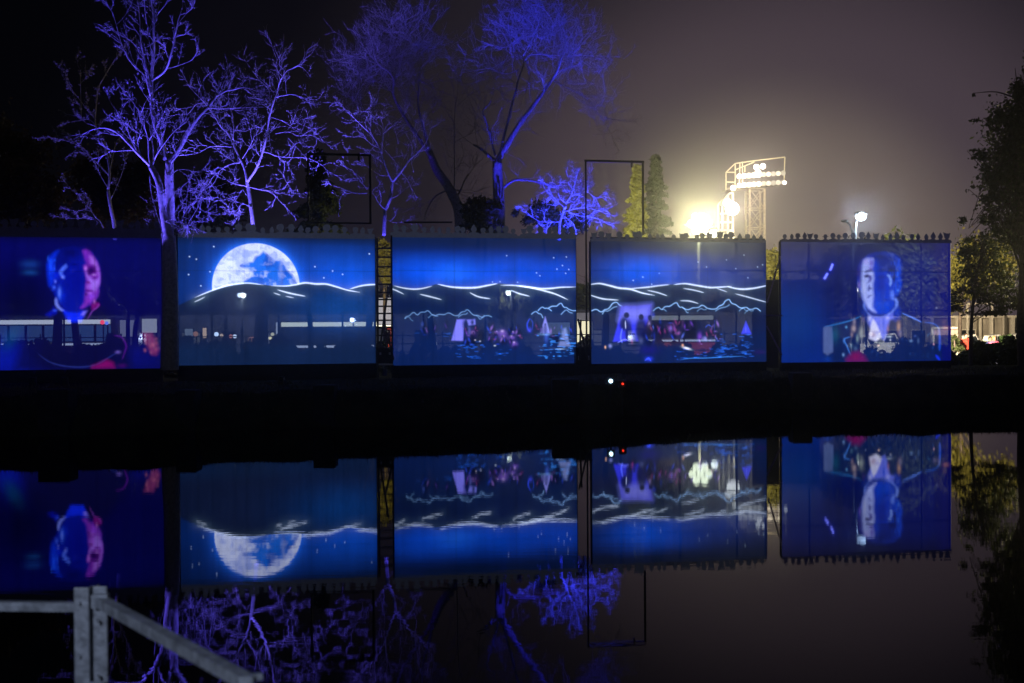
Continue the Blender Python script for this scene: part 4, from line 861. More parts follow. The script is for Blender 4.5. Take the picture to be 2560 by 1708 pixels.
def conifer(label, px, y_top, y_base, half, Y, m, n, seed, size=.11):
    b0 = at(px, y_base, Y); tp = at(px, y_top, Y); h = tp.z - b0.z; k = Y / F
    root = empty('conifer', b0, label, 'tree', 'conifers rising behind the screens')
    MB().tube([b0, b0.lerp(tp, .5), tp], [.18, .1, .02], 7).build('trunk', M_barkdark, root)
    q = np.random.default_rng(seed); nb_ = 90; pts = []
    for i in range(nb_):
        f_ = q.uniform(0, 1) ** .8; a = q.uniform(0, 6.283); ln = half * k * (1 - f_) ** .75 * q.uniform(.65, 1.2) + .08
        t_ = q.uniform(.1, 1, int(n / nb_)); droop = -.18 * ln * t_ ** 2 + .1 * ln * t_
        base = np.array([b0.x + q.normal() * .03, b0.y, b0.z + f_ * h])
        P_ = base + np.stack([np.cos(a) * ln * t_, np.sin(a) * ln * t_, droop], 1) + q.normal(size=(len(t_), 3)) * .13 * (1.2 - t_)[:, None]
        pts.append(P_)
    quads_obj('crown', np.concatenate(pts), size, m, root)
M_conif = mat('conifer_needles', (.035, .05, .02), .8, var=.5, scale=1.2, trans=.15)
M_conify = mat('lit_conifer_needles', (.15, .16, .04), .8, var=.35, scale=1.5, trans=.3)  # lit copy of the needles, yellow floodlight put into the colour
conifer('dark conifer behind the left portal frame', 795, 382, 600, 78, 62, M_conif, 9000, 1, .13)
conifer('slender conifer in a floodlit yellow tone', 1592, 418, 600, 34, 92, M_conify, 7000, 2, .16)
conifer('broad dark conifer just right of the yellow one', 1640, 396, 600, 44, 96, M_conif, 9000, 3, .18)

leafy_tree('leafy_tree', 'big dark leafy tree cut off by the right edge of the picture', 47, ([(2556, 925), (2552, 800), (2556, 650), (2540, 450), (2550, 250)], .17, .06),
    [(2545, 330, 75, 130), (2520, 480, 85, 70), (2560, 190, 50, 55), (2480, 430, 45, 60), (2560, 600, 80, 60), (2462, 300, 26, 16), (2436, 232, 10, 8), (2450, 400, 40, 26), (2420, 372, 26, 10), (2470, 500, 50, 30), (2446, 560, 44, 34), (2412, 606, 26, 16), (2500, 560, 50, 50), (2430, 470, 22, 10), (2600, 400, 110, 230)], M_leafdark, 19000, .085, 250, seed=2, spread=.2, limbs=7)
leafy_tree('leafy_tree', 'low spreading leafy tree right of the portrait screen with branches over parked cars', 50, ([(2427, 925), (2427, 860), (2430, 790), (2440, 700), (2460, 600)], .085, .04),
    [(2420, 745, 62, 32), (2480, 700, 75, 50), (2530, 740, 60, 40), (2440, 640, 60, 50), (2500, 600, 60, 50), (2400, 780, 40, 16), (2500, 780, 60, 16)], M_leafdark, 7500, .065, 210, seed=5, spread=.2, limbs=9)
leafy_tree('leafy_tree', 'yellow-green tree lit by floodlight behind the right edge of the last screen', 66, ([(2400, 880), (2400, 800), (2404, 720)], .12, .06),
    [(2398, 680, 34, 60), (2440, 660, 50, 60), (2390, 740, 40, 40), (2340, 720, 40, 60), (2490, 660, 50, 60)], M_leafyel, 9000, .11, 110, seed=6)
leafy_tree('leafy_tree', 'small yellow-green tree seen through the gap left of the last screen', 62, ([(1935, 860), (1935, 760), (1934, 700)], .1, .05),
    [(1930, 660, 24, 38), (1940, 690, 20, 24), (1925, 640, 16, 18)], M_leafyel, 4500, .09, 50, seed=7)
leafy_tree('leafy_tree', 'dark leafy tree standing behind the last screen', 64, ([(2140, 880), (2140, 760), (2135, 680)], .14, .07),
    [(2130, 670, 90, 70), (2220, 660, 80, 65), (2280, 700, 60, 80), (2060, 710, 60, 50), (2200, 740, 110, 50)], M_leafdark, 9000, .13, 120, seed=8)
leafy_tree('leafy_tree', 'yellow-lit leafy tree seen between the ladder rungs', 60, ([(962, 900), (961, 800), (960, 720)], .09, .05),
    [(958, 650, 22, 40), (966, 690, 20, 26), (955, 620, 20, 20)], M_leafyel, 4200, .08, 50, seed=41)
leafy_tree('leafy_bush', 'dark leafy bush at the foot of the leaning purple tree', 50.5, ([(1195, 620), (1196, 580), (1200, 550)], .07, .04),
    [(1200, 530, 44, 32), (1180, 560, 30, 24), (1230, 520, 26, 24), (1218, 565, 40, 18)], M_leafdark, 5200, .075, 60, seed=9, cat='bush')
leafy_tree('leafy_bush', 'dark bush below the vivid blue shrub, left of the portal frame', 47.5, ([(1360, 620), (1362, 580), (1366, 560)], .06, .03),
    [(1360, 530, 40, 26), (1310, 540, 26, 18), (1400, 550, 40, 24), (1440, 560, 36, 26)], M_leafdark, 4500, .07, 60, seed=10, cat='bush')
for (lb, tx, cr_, Y_, sd) in (('dark brownish tree mass at the left edge of the picture', 40, [(40, 470, 90, 110), (90, 380, 70, 60), (-10, 350, 60, 80), (110, 500, 60, 60)], 58, 21),
                         ('dark tree with brown leaves behind the slim budding tree', 300, [(300, 500, 90, 60), (230, 440, 60, 60), (340, 440, 50, 50)], 60, 22),
                         ('dark bushy tree between the tall tree and the Y-shaped tree', 520, [(520, 500, 60, 56), (560, 540, 60, 40), (480, 540, 60, 40), (530, 440, 36, 30)], 57, 23)):
    leafy_tree('dark_tree', lb, Y_, ([(tx, 700), (tx, 600), (tx + 5, 500)], .16, .08), cr_, mat('brown_leaves', (.09, .055, .025), .8, var=.5, scale=.7, trans=.25), 7000, .12, 90, seed=sd, group='dark trees behind the left screens')

# hedge and tree line behind the screens
def hedge(label, px0, px1, Y, top_y, n, seed):
    a, b_ = at(px0, top_y, Y), at(px1, top_y, Y); q = np.random.default_rng(seed)
    root = empty('hedge', Vector(((a.x + b_.x) / 2, Y, .5)), label, 'hedge', 'hedges along the street')
    x = q.uniform(a.x, b_.x, n); env = .28 * np.sin(x * 1.7 + seed) + .2 * np.sin(x * 4.1) + .12 * np.sin(x * 9.3)
    z = .3 + (a.z - .3 + env) * q.uniform(0, 1, n) ** .6; y = Y + q.normal(0, .35, n)
    mb = MB()
    for xx in np.arange(a.x, b_.x, .8): mb.tube([(xx, Y, .3), (xx + q.uniform(-.1, .1), Y, a.z * .6 + .3)], [.03, .015], 4)
    mb.build('stems', M_barkdark, root, kind='stuff')
    quads_obj('leaves', np.stack([x, y, z], 1), .10, M_leafdark, root, kind='stuff')
hedge('long low dark hedge behind the left half of the screens', -60, 980, 58, 868, 26000, 1)
hedge('long low dark hedge behind the middle screens', 1000, 1900, 60, 872, 20000, 2)
hedge('low dark hedge at the right under the parked cars', 1980, 2640, 56, 872, 15000, 3)
q = np.random.default_rng(44); xs_ = q.uniform(-75, 30, 46000); tp = 6.0 + 1.2 * np.sin(xs_ * .21) + .9 * np.sin(xs_ * .53 + 1) + .5 * np.sin(xs_ * 1.7)
zz = .3 + (tp) * q.uniform(0, 1, len(xs_)) ** .7
tag(quads_obj('treeline', np.stack([xs_, 118 + q.normal(0, 2.0, len(xs_)), zz], 1), .42, M_leafdark), kind='stuff')

# ================================================================== FRAMES, LADDERS, BRACES
def portal(label, xl, xr, yt, yb_l, yb_r, off, rail_y=None):
    a, b_ = atp(xl, yt, off), atp(xr, yt, off); bl, br = atp(xl, yb_l, off), atp(xr, yb_r, off)
    root = empty('portal_frame', Vector((a.x, a.y, bl.z)), label, 'steel frame', 'thin steel portal frames over the screens')
    MB().bar((a.x, a.y, bl.z), (a.x, a.y, a.z), .055).build('post', M_frame, root)
    MB().bar((b_.x, b_.y, br.z), (b_.x, b_.y, a.z), .07).build('post', M_frame, root)
    MB().bar((a.x - .035, a.y, a.z), (b_.x + .035, b_.y, a.z), .072).build('crossbar', M_frame, root)
    if rail_y:
        z = atp(xl, rail_y, off).z; MB().bar((a.x, a.y, z), (b_.x, b_.y, z), .05).build('lower_rail', M_frame, root)
    hk = atp(xr - 28, yt + 10, off); MB().box((hk.x - .03, hk.y - .03, hk.z - .09), (hk.x + .03, hk.y + .03, hk.z + .14)).build('hook', M_frame, root)
portal('thin dark rectangular steel frame above the moon screen', 770, 925, 385, 560, 560, .25, 557)
portal('thin dark rectangular steel frame above the joint of the third and fourth screens', 1464, 1607, 402, 975, 588, -.12)
lb = atp(1010, 556, .3); lb2 = atp(1130, 556, .3)
tag(MB().bar(lb, lb2, .05).build('loose_rail', M_frame), 'dark horizontal rail above the header of the third screen', 'rail')

M_lad = mat('ladder_metal', (.05, .05, .05), .5, metal=.4)
def ladder(px0, px1, ys, off, label):
    g = ground_z(atp(960, 900).x, 41); a, b_ = atp(px0, ys[0], off), atp(px1, ys[0], off)
    root = empty('ladder', Vector((a.x, a.y, g)), label, 'ladder')
    top = atp(px0, 596, off).z
    for q_ in (a, b_): MB().bar((q_.x, q_.y, g - .05), (q_.x, q_.y, top), .065, .04).build('rail', M_lad, root)
    for y in ys:
        z = atp(px0, y, off).z; MB().bar((a.x, a.y, z), (b_.x, b_.y, z), .05, .04).build('rung', M_lad, root)
    return root
ladder(943, 979, [621, 643, 667, 691, 711, 732, 749, 766, 784, 801, 820, 839, 857], .12, 'upright dark ladder in the gap right of the moon screen')
def braced(label, segs, off, m=M_lad, wd=.06, name='stepladder', cat='stepladder'):
    p0 = atp(segs[0][0][0], 905, off); root = empty(name, p0, label, cat)
    for a, b_ in segs: MB().bar(atp(*a, off), atp(*b_, off), wd, .03).build('leg', m, root)
    return root
braced('dark folding steps leaning against the ladder gap', [((967, 745), (946, 900)), ((961, 806), (984, 900))], -.1)
braced('folded dark steps in front of the lit window in the middle gap', [((1445, 798), (1470, 900)), ((1452, 800), (1449, 900))], -.25)
def block(px0, px1, y0, y1, off, label, m, cat, name):
    a, b_ = atp(px0, y1, off), atp(px1, y0, off)
    root = empty(name, Vector((a.x, a.y, a.z)), label, cat)
    w_ = (Vector((b_.x, b_.y, 0)) - Vector((a.x, a.y, 0))).length; h_ = b_.z - a.z
    def loc(x0, y0_, z0, x1, y1_, z1): return MB().box((a.x + x0, a.y + y0_, a.z + z0), (a.x + x1, a.y + y1_, a.z + z1), TH, (a.x, a.y))
    loc(0, 0, 0, w_, .45, h_ - .05).build('case', m, root); loc(-.02, -.02, h_ - .05, w_ + .02, .47, h_).build('lid', m, root)
    for k in (.2, .8): loc(w_ * k - .03, -.03, h_ * .55, w_ * k + .03, 0, h_ * .7).build('latch', M_steel, root)
    return a, w_, root
a_, w_, rt = block(943, 982, 870, 908, -.2, 'black flight case standing at the foot of the ladder', M_black, 'flight case', 'flight_case')
block(1440, 1478, 868, 940, -.2, 'black flight case standing in the middle gap under the lit window', M_black, 'flight case', 'flight_case')
lp_ = atp(964, 911, -.32); tag(MB().box((lp_.x - .22, lp_.y, lp_.z - .03), (lp_.x + .22, lp_.y + .08, lp_.z + .02)).build('glint_strip', M_white), 'short pale plank for the white glint under the ladder case', 'glint_strip')  # white glint under the case, put in as a pale strip
M_viol = mat('violet_pipe', (.16, .09, .34), .5, var=.2, emit=(.02, .005, .06), estr=.7, sample=False)
MBr = braced('violet diagonal braces left of the last screen', [((1951, 640), (1918, 758)), ((1917, 815), (1955, 888)), ((1915, 789), (1957, 789))], -.15, mat('brace_pipe', (.30, .2, .5), .5), .05, 'brace_frame', 'brace')

# black site wall in the gap and behind the last screen
wl = at(1880, 703, 57); wr_ = at(2042, 703, 57)
rt = empty('site_wall', Vector(((wl.x + wr_.x) / 2, 57, .6)), 'low black boarded wall behind the gap left of the last screen', 'wall')
xw = wl.x
while xw < wr_.x - .1:
    MB().box((xw, 57 + rnd.uniform(0, .015), .3), (xw + .58, 57.06, wl.z + rnd.uniform(-.01, .01))).build('board', M_black, rt); xw += .6
MB().box((wl.x - .02, 56.95, wl.z + .012), (wr_.x + .1, 57.12, wl.z + .06)).build('coping', M_black, rt)

# bank lights, stones
def bank_lamp(px, py, Y, col, st_, label, r=.07):
    p = at(px, py, Y); g = ground_z(p.x, Y); root = empty('bank_light', Vector((p.x, Y, g)), label, 'lamp')
    MB().box((p.x - .1, Y + .03, p.z - .1), (p.x + .1, Y + .22, p.z + .1)).build('housing', M_black, root)
    MB().tube([(p.x, Y + .12, min(g, p.z - .12) - .05), (p.x, Y + .12, p.z - .09)], .02, 6).build('stake', M_black, root)
    MB().disc_y((p.x, Y + .01, p.z), r, .04, 14).build('lens', mat('lens_' + cat_col(col), (.2, .2, .2), .3, emit=col, estr=st_), root)
def cat_col(c): return 'red' if c[0] > c[2] else 'white'
bank_lamp(1527, 953, 35.75, (.5, .8, 1), 6, 'tiny bright bluish white lamp on the bank below the fourth screen', .055)
bank_lamp(1557, 960, 35.8, (1, .03, .01), 2.2, 'tiny red lamp on the bank right of the white one', .03)
M_stone = mat('dark_stone', (.03, .03, .03), .95, var=.4, bump=.7)
def stone(px, w__, h__, label, top=None):
    Y = crest(gx(px, crest(0))); X = gx(px, Y); Y = crest(X) - .35; X = gx(px, Y)
    mb = MB(); mb.box((X - w__ / 2, Y - .35, -.3), (X + w__ / 2, Y + .35, h__)); o = mb.build('concrete_block', M_stone)
    tag(o, label, 'concrete block', 'concrete blocks at the waterline')
    bv = o.modifiers.new('b', 'BEVEL'); bv.width = .03; bv.segments = 2
stone(142, .75, 1.12, 'concrete block on the shore below the first screen')
stone(812, .55, 1.08, 'concrete block on the shore left of the ladder gap')
stone(1412, .75, 1.10, 'wide concrete block on the shore below the middle gap')
stone(2000, .6, 1.08, 'concrete block on the shore below the last screen')
stone(470, .5, 1.03, 'small concrete block on the shore under the moon screen')
# rough grass on the bank
gq = np.random.default_rng(3); n = 15000; gx_ = gq.uniform(-16, 22, n); gt = gq.uniform(-.5, 3.6, n) ** 1.0
gy_ = np.interp(gx_, crest_x, crest_y) + gt
V = []; Fc = []
for i in range(n):
    x, y = gx_[i], gy_[i]; z = ground_z(x, y) - .03; h_ = gq.uniform(.04, .16); a = gq.uniform(0, 3.14); dx, dy = math.cos(a) * .012, math.sin(a) * .012
    k = len(V); V += [(x - dx, y - dy, z), (x + dx, y + dy, z), (x + gq.normal() * .05, y + gq.normal() * .05, z + h_)]; Fc.append((k, k + 1, k + 2))
me = bpy.data.meshes.new('grass'); me.from_pydata(V, [], Fc); me.materials.append(mat('dry_grass', (.14, .12, .07), 1, var=.4)); tag(link_mesh('grass', me), kind='stuff')
# ================================================================== NEAR RAILING
PX = -1.48; PYy = 4.6
z_top = at(200, 1470, 4.6).z
rt = empty('guard_rail', Vector((at(222, 1470, 4.6).x, 4.6, .98)), 'grey galvanised guard rail in the bottom left corner', 'guard rail')
x0, x1 = at(184, 1480, 4.6).x, at(222, 1480, 4.6).x; x2, x3 = at(227, 1480, 4.6).x, at(263, 1480, 4.6).x
for a, b_, yy in ((x0, x1, 4.6), (x2, x3, 4.62)):
    o = MB().box((a, yy, .98), (b_, yy + .012, z_top)).build('post', M_steel, rt); bv = o.modifiers.new('b', 'BEVEL'); bv.width = .003; bv.segments = 2
o = MB().box((x1 - .008, 4.612, .98), (x1 - .001, 4.66, z_top - .003)).build('post_flange', M_steel, rt)
o = MB().box((x2, 4.632, .98), (x2 + .007, 4.68, z_top - .003)).build('post_flange', M_steel, rt)
MB().box((x0 - .03, 4.58, .975), (x3 + .03, 4.70, .99)).build('base_plate', M_steel, rt)
pa, pb = at(-60, 1521, 4.66), at(190, 1510, 4.63)
pa.z = pb.z = (pa.z + pb.z) / 2; MB().bar(pa, pb, .032, .032).build('rail', M_steel, rt)
pc, pd = at(250, 1504, 4.6), at(618, 1706, 3.62)
zc = pc.z; dr = ray(618, 1706); tt = (zc - CAM_Z) / dr.z; pd = Vector((dr.x * tt, dr.y * tt, zc))
MB().bar(pc, pd, .036, .04).build('rail', M_steel, rt)
MB().box((pc.x - .028, pc.y - .014, pc.z - .022), (pc.x + .03, pc.y + .02, pc.z + .026)).build('bracket', M_steel, rt)
lo = at(245, 1712, 4.6); MB().box((lo.x - .03, 4.585, lo.z - .05), (lo.x + .03, 4.6, lo.z + .012)).build('bracket', M_steel, rt)
for bx_, bz_ in ((x0 + .02, 1507), (x2 + .022, 1552), (x0 + .02, 1640), (x2 + .022, 1690)):
    bz = at(222, bz_, 4.6).z; MB().disc_y((bx_, 4.594, bz), .007, .012, 6).build('bolt', M_steel, rt)
MB().box((pd.x - .02, pd.y - .02, .98), (pd.x + .02, pd.y + .02, zc + .02)).build('post', M_steel, rt)
pe = at(655, 1693, pd.y); MB().bar((pd.x, pd.y, pe.z - .004), (pe.x, pd.y + .01, pe.z), .018, .018).build('rail', M_steel, rt)

# ================================================================== STADIUM
M_tow = mat('tower_steel', (.42, .36, .28), .6, metal=.1)
def disc_lamp(parent, c, r, st_, col=(1, .88, .68), ax=None, dark=False):
    h = MB().disc_y((c.x, c.y + .18, c.z), r * .75, .34, 12, r * .45); ho = h.build('lamp_housing', M_black if dark else M_tow, parent)
    m = mat('floodlight_lens_%d' % int(st_ * 10), (.3, .3, .3), .3, emit=col, estr=st_, sample=False)
    MB().disc_y((c.x, c.y - .02, c.z), r, .06, 14).build('lens', m, ho)
YT = 150
rt = empty('floodlight_tower', at(1892, 640, YT), 'tall lattice stadium floodlight tower with rows of lamps', 'floodlight tower')
rt.location.z = .3
def tp3(x, y, d=0): return at(x, y, YT + d)
legs = [(1874, 0), (1874, 2.6), (1911, 0), (1911, 2.6)]
for x, d in legs:
    p = tp3(x, 472, 0); MB().bar((p.x, YT + d, .3), (p.x, YT + d, p.z), .22).build('tower_leg', M_tow, rt)
xa, xb = tp3(1874, 472).x, tp3(1911, 472).x; zt_ = tp3(1874, 472).z; hb_ = (zt_ - .3) / 8
for i in range(8):
    z0, z1 = .3 + i * hb_, .3 + (i + 1) * hb_
    for d in (0, 2.6):
        MB().bar((xa, YT + d, z0), (xb, YT + d, z1), .09).build('brace', M_tow, rt); MB().bar((xb, YT + d, z0), (xa, YT + d, z1), .09).build('brace', M_tow, rt)
        MB().bar((xa, YT + d, z1), (xb, YT + d, z1), .1).build('brace', M_tow, rt)
fl = MB(); a, b_ = tp3(1815, 475), tp3(1960, 458); fl.poly([(a.x, YT - .4, a.z), (b_.x, YT - .4, b_.z), (b_.x, YT + 3, b_.z), (a.x, YT + 3, a.z), (a.x, YT - .4, a.z + .18), (b_.x, YT - .4, b_.z + .18), (b_.x, YT + 3, b_.z + .18), (a.x, YT + 3, a.z + .18)],
    [(0, 3, 2, 1), (4, 5, 6, 7), (0, 1, 5, 4), (1, 2, 6, 5), (2, 3, 7, 6), (3, 0, 4, 7)]); fl.build('platform', M_tow, rt)
M_cage = mat('white_cage_paint', (.8, .74, .55), .6, var=.08)
for s_ in (((1815, 475), (1815, 431)), ((1815, 431), (1838, 409)), ((1838, 409), (1838, 475)), ((1850, 406), (1848, 472)), ((1856, 404), (1856, 470)), ((1838, 409), (1886, 402)), ((1886, 402), (1962, 393)), ((1838, 425), (1886, 405)), ((1815, 455), (1838, 456)), ((1862, 415), (1862, 430)), ((1962, 393), (1960, 458)), ((1815, 431), (1838, 431))):
    MB().bar(tp3(*s_[0], -.5), tp3(*s_[1], -.5), .12).build('cage_bar', M_cage, rt)
for i in range(10):
    x = 1848 + i * 12.2
    disc_lamp(rt, tp3(x, 441 - i * .9, -.9), .30, 3.2 if i < 5 else .35 if i % 2 else 1.0, dark=i > 4)
    disc_lamp(rt, tp3(x, 464 - i * .9, -.9), .30, 2.2 if i < 5 else .2 if i % 2 else .7, dark=i > 4)
for x, y in ((1891, 418), (1907, 416), (1895, 431), (1833, 470)): disc_lamp(rt, tp3(x, y, -.9), .32, 6)
disc_lamp(rt, tp3(1961, 457, -.9), .22, 8)
for y in (441, 464): MB().bar(tp3(1842, y, -.6), tp3(1962, y - 8, -.6), .1).build('lamp_rail', M_tow, rt)
rt2 = empty('floodlight_cage', at(1812, 600, 140), 'short bright white ladder cage with floodlights beside the tall tower', 'floodlight tower'); rt2.location.z = .3
def tc3(x, y, d=0): return at(x, y, 140 + d)
for s_ in (((1795, 596), (1795, 512)), ((1795, 512), (1824, 484)), ((1824, 484), (1832, 482)), ((1832, 596), (1832, 482)), ((1806, 596), (1806, 502)), ((1820, 596), (1820, 488)), ((1800, 512), (1832, 508)), ((1800, 535), (1832, 533)), ((1800, 556), (1832, 556)), ((1800, 575), (1832, 577))):
    MB().bar(tc3(*s_[0]), tc3(*s_[1]), .2).build('cage_bar', M_cage, rt2)
for x in (1795, 1832):
    p = tc3(x, 597); MB().bar((p.x, 140, .3), (p.x, 140, p.z), .2).build('leg', M_black, rt2)  # lower legs coloured black to imitate their unlit part
disc_lamp(rt2, tc3(1830, 522, -.8), .75, 8, (1, .93, .8)); disc_lamp(rt2, tc3(1818, 507, -.8), .45, 5, (1, .9, .72))
rt3 = empty('floodlight_mast', at(1745, 640, 136), 'blinding yellow-white floodlight cluster on a mast behind the fourth screen', 'floodlight tower'); rt3.location.z = .3
pm_ = at(1748, 560, 136); MB().tube([(pm_.x, 136.6, .3), (pm_.x, 136.6, pm_.z)], .18, 8).build('mast', M_tow, rt3)
MB().bar((pm_.x - 1.6, 136.5, pm_.z), (pm_.x + 1.6, 136.5, pm_.z), .16).build('crossarm', M_tow, rt3)
for k in range(7):
    dx, dz = (0, 0) if k == 6 else (.86 * math.cos(k * 1.0472), .80 * math.sin(k * 1.0472)); disc_lamp(rt3, Vector((pm_.x + dx, 135.9, pm_.z + dz)), .42, 2.3, (1, .95, .62))
disc_lamp(rt3, at(1784, 583, 135.5), .4, 12, (1, .95, .8))

# ================================================================== STREET LAMPS
def street_lamp(label, px, py, Y, arm_px, col, st_, r, power, base_px=None, lit=True, pm=None, group='street lamps behind the screens'):
    h = at(px, py, Y); bx = gx(base_px if base_px else px + arm_px, Y); sgn = 1 if h.x < bx else -1
    root = empty('street_lamp', Vector((bx, Y, .3)), label, 'street lamp', group)
    MB().tube([(bx, Y, .3), (bx, Y, h.z - .9), (bx - sgn * abs(h.x - bx) * .15, Y, h.z - .35), (bx - sgn * abs(h.x - bx) * .45, Y, h.z - .05), (h.x, Y, h.z + .1)], [.09, .065, .05, .045, .04], 8).build('pole', pm or (M_steel if py < 600 else M_frame), root, smooth=True)
    hd = MB().ball((h.x, Y, h.z + .1), r * 1.1, 12, 6, (1.2, 1, .5)).build('lamp_head', M_steel, root)
    if lit:
        m = mat('bulb_%s' % label[:24].replace(' ', '_'), (.3, .3, .3), .3, emit=col, estr=st_, sample=False)
        MB().ball((h.x, Y - .02, h.z - .03), r, 12, 8, (1.05, 1, .8)).build('bulb', m, root)
        light('street_lamp_light', 'POINT', (h.x, Y - .35, h.z - .03), col, power)
    return root
street_lamp('tall street lamp with a bluish white bulb above the last screen', 2152, 541, 60, -12, (.72, .87, 1), 7, .24, 260, 2139)
street_lamp('unlit curved street lamp arm left of the bright one above the last screen', 2112, 558, 61, 24, (1, 1, 1), 0, .14, 0, 2134, lit=False)
street_lamp('warm lamp behind the portrait on the last screen', 2138, 724, 63, 6, (1, .86, .6), 6, .15, 60, 2146)
street_lamp('warm white lamp glowing behind the man on the first screen', 303, 741, 66, 10, (1, .92, .7), 9, .19, 320, 318)
street_lamp('double-looking street lamp below the moon, behind its screen', 609, 739, 74, -4, (1, .95, .7), 6, .15, 300, 605)
street_lamp('small lamp by the first one below the moon', 600, 738, 74.5, 3, (.85, .92, 1), 4, .16, 40, 604.5)
street_lamp('white lamp over the bus behind the right part of the moon screen', 881, 800, 79, 3, (.85, .93, 1), 7, .16, 140, 884)
street_lamp('yellowish lamp among leaves behind the third screen', 1271, 733, 66, 8, (1, .98, .6), 5, .13, 260, 1280)

leafy_tree('leafy_tree', 'tree with lamp-lit leaves behind the man on the first screen', 64, ([(338, 900), (338, 830), (345, 780), (352, 720)], .16, .07),
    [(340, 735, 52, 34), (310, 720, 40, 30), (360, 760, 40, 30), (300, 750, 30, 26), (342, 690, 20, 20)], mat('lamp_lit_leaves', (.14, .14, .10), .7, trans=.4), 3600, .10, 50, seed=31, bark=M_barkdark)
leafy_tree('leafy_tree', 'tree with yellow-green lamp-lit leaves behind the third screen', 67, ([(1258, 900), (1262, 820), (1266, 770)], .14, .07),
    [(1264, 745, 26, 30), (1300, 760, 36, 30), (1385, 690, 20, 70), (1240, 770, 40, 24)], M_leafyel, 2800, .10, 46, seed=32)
for i, (tx, Y_, wd_, lb) in enumerate(((200, 62, .20, 'dark leaning tree trunk behind the first screen'), (140, 61, .26, 'thick dark trunk at the left behind the first screen'), (650, 63, .42, 'thick dark trunk behind the moon screen, below the moon'), (779, 62, .16, 'slim dark trunk behind the moon screen'),
                                       (569, 62, .10, 'thin dark trunk left of the red car behind the moon screen'), (910, 62, .22, 'dark trunk near the right side of the moon screen'), (1090, 61, .2, 'dark trunk behind the left part of the third screen'), (1510, 62, .2, 'dark trunk behind the left part of the fourth screen'))):
    p0, p1 = at(tx, 905, Y_), at(tx + 18 * ((i % 3) - 1), 700, Y_); root = empty('street_tree', p0, lb, 'tree', 'dark tree trunks behind the screens')
    md = p0.lerp(p1, .5) + Vector((.1 * ((i % 2) * 2 - 1), 0, 0)); MB().tube([p0 - Vector((0, 0, .5)), md, p1], [wd_, wd_ * .8, wd_ * .55], 8).build('trunk', M_barkdark, root, smooth=True)
    tw = MB(); qq = random.Random(i)
    for _ in range(5): grow(tw, qq, md.lerp(p1, qq.random()), Vector((qq.uniform(-1, 1), qq.uniform(-.4, .4), .9)), 1.7, .035, 2, .2, .7)
    tw.build('branches', M_barkdark, root)

# ================================================================== VEHICLES
M_buswhite = mat('cream_bus_paint', (.62, .60, .54), .4, var=.08)
M_busred = mat('red_bus_paint', (.50, .06, .035), .4, var=.1)
def lamp_mat(nm, col, s_): return mat(nm, (.3, .3, .3), .4, emit=col, estr=s_, sample=False)
def wheel(parent, x, y, z, r):
    w_ = MB().disc_y((x, y, z), r, .26, 18).build('wheel', M_tyre, parent)
    MB().disc_y((x, y - .135, z), r * .55, .03, 12).build('rim', M_steel, w_)
def bus(label, px0, px1, Y, top_y, lower, lit_sign, win_em, bays, red_end=False, H=3.05):
    a, b_ = at(px0, top_y, Y), at(px1, top_y, Y); x0, x1, zt_ = a.x, b_.x, a.z; z0 = zt_ - H + .35
    root = empty('bus', Vector(((x0 + x1) / 2, Y, .31)), label, 'bus', 'buses parked on the street behind the screens')
    o = MB().prism_y([(x0, z0), (x1, z0), (x1, zt_ - .25), (x1 - .12, zt_ - .06), (x1 - .4, zt_), (x0 + .4, zt_), (x0 + .12, zt_ - .06), (x0, zt_ - .25)], Y, Y + 2.5).build('body', M_buswhite, root)
    bv = o.modifiers.new('b', 'BEVEL'); bv.width = .05; bv.segments = 2
    MB().box((x0 + .05, Y - .03, z0), (x1 - .05, Y - .005, z0 + .85)).build('side_panel', lower, root)
    MB().box((x0 + .05, Y - .035, z0 + .88), (x1 - .05, Y - .004, z0 + 1.02)).build('side_stripe', lamp_mat('glowing_stripe', (.9, .92, 1), 2.4), root)  # stripe glows by itself so it shows through the cloth
    L_ = x1 - x0; bw = (L_ - .6) / bays
    for i in range(bays):
        wx = x0 + .3 + i * bw
        fr = MB().box((wx + .03, Y - .02, z0 + 1.1), (wx + bw - .03, Y - .003, zt_ - .42)).build('window_frame', M_black, root)
        MB().box((wx + .09, Y - .03, z0 + 1.16), (wx + bw - .09, Y - .022, zt_ - .48)).build('pane', win_em, fr)
    MB().box((x0 + .3, Y - .03, zt_ - .38), (x0 + L_ * (.96 if not red_end else .97), Y - .003, zt_ - .1)).build('light_strip', lit_sign, root)
    for k in (.16, .8): wheel(root, x0 + L_ * k, Y + .12, .31 + .48, .48)
    if red_end:
        MB().box((x1 - .75, Y - .045, z0 + .1), (x1 - .02, Y - .031, zt_ - .45)).build('end_panel', mat('glowing_red_panel', (.6, .07, .04), .5, emit=(.8, .09, .04), estr=.5), root)  # red bodywork given a glow of its own
        MB().box((x1 - .6, Y - .06, z0 + 1.2), (x1 - .25, Y - .046, zt_ - .6)).build('door_glass', M_glass, root)
        MB().ball((x1 - .45, Y - .06, z0 + .2), .09, 8, 6).build('headlight', lamp_mat('head_lamp', (1, .8, .7), 6), root)
    return root
bus('lit bus with blue windows and a reddish lower side behind the first screen', -120, 292, 86, 798, M_busred, lamp_mat('bus_strip_warm', (1, .93, .86), 3.2), lamp_mat('blue_lit_window', (.10, .20, .42), 1.3), 9)
bus('dark-windowed bus with bright roof sign behind the moon screen, red end by the ladder', 692, 986, 87, 803, M_busred, lamp_mat('bus_strip_yellow', (1, .95, .66), 3.6), lamp_mat('dim_window', (.02, .025, .04), .6), 7, red_end=True)
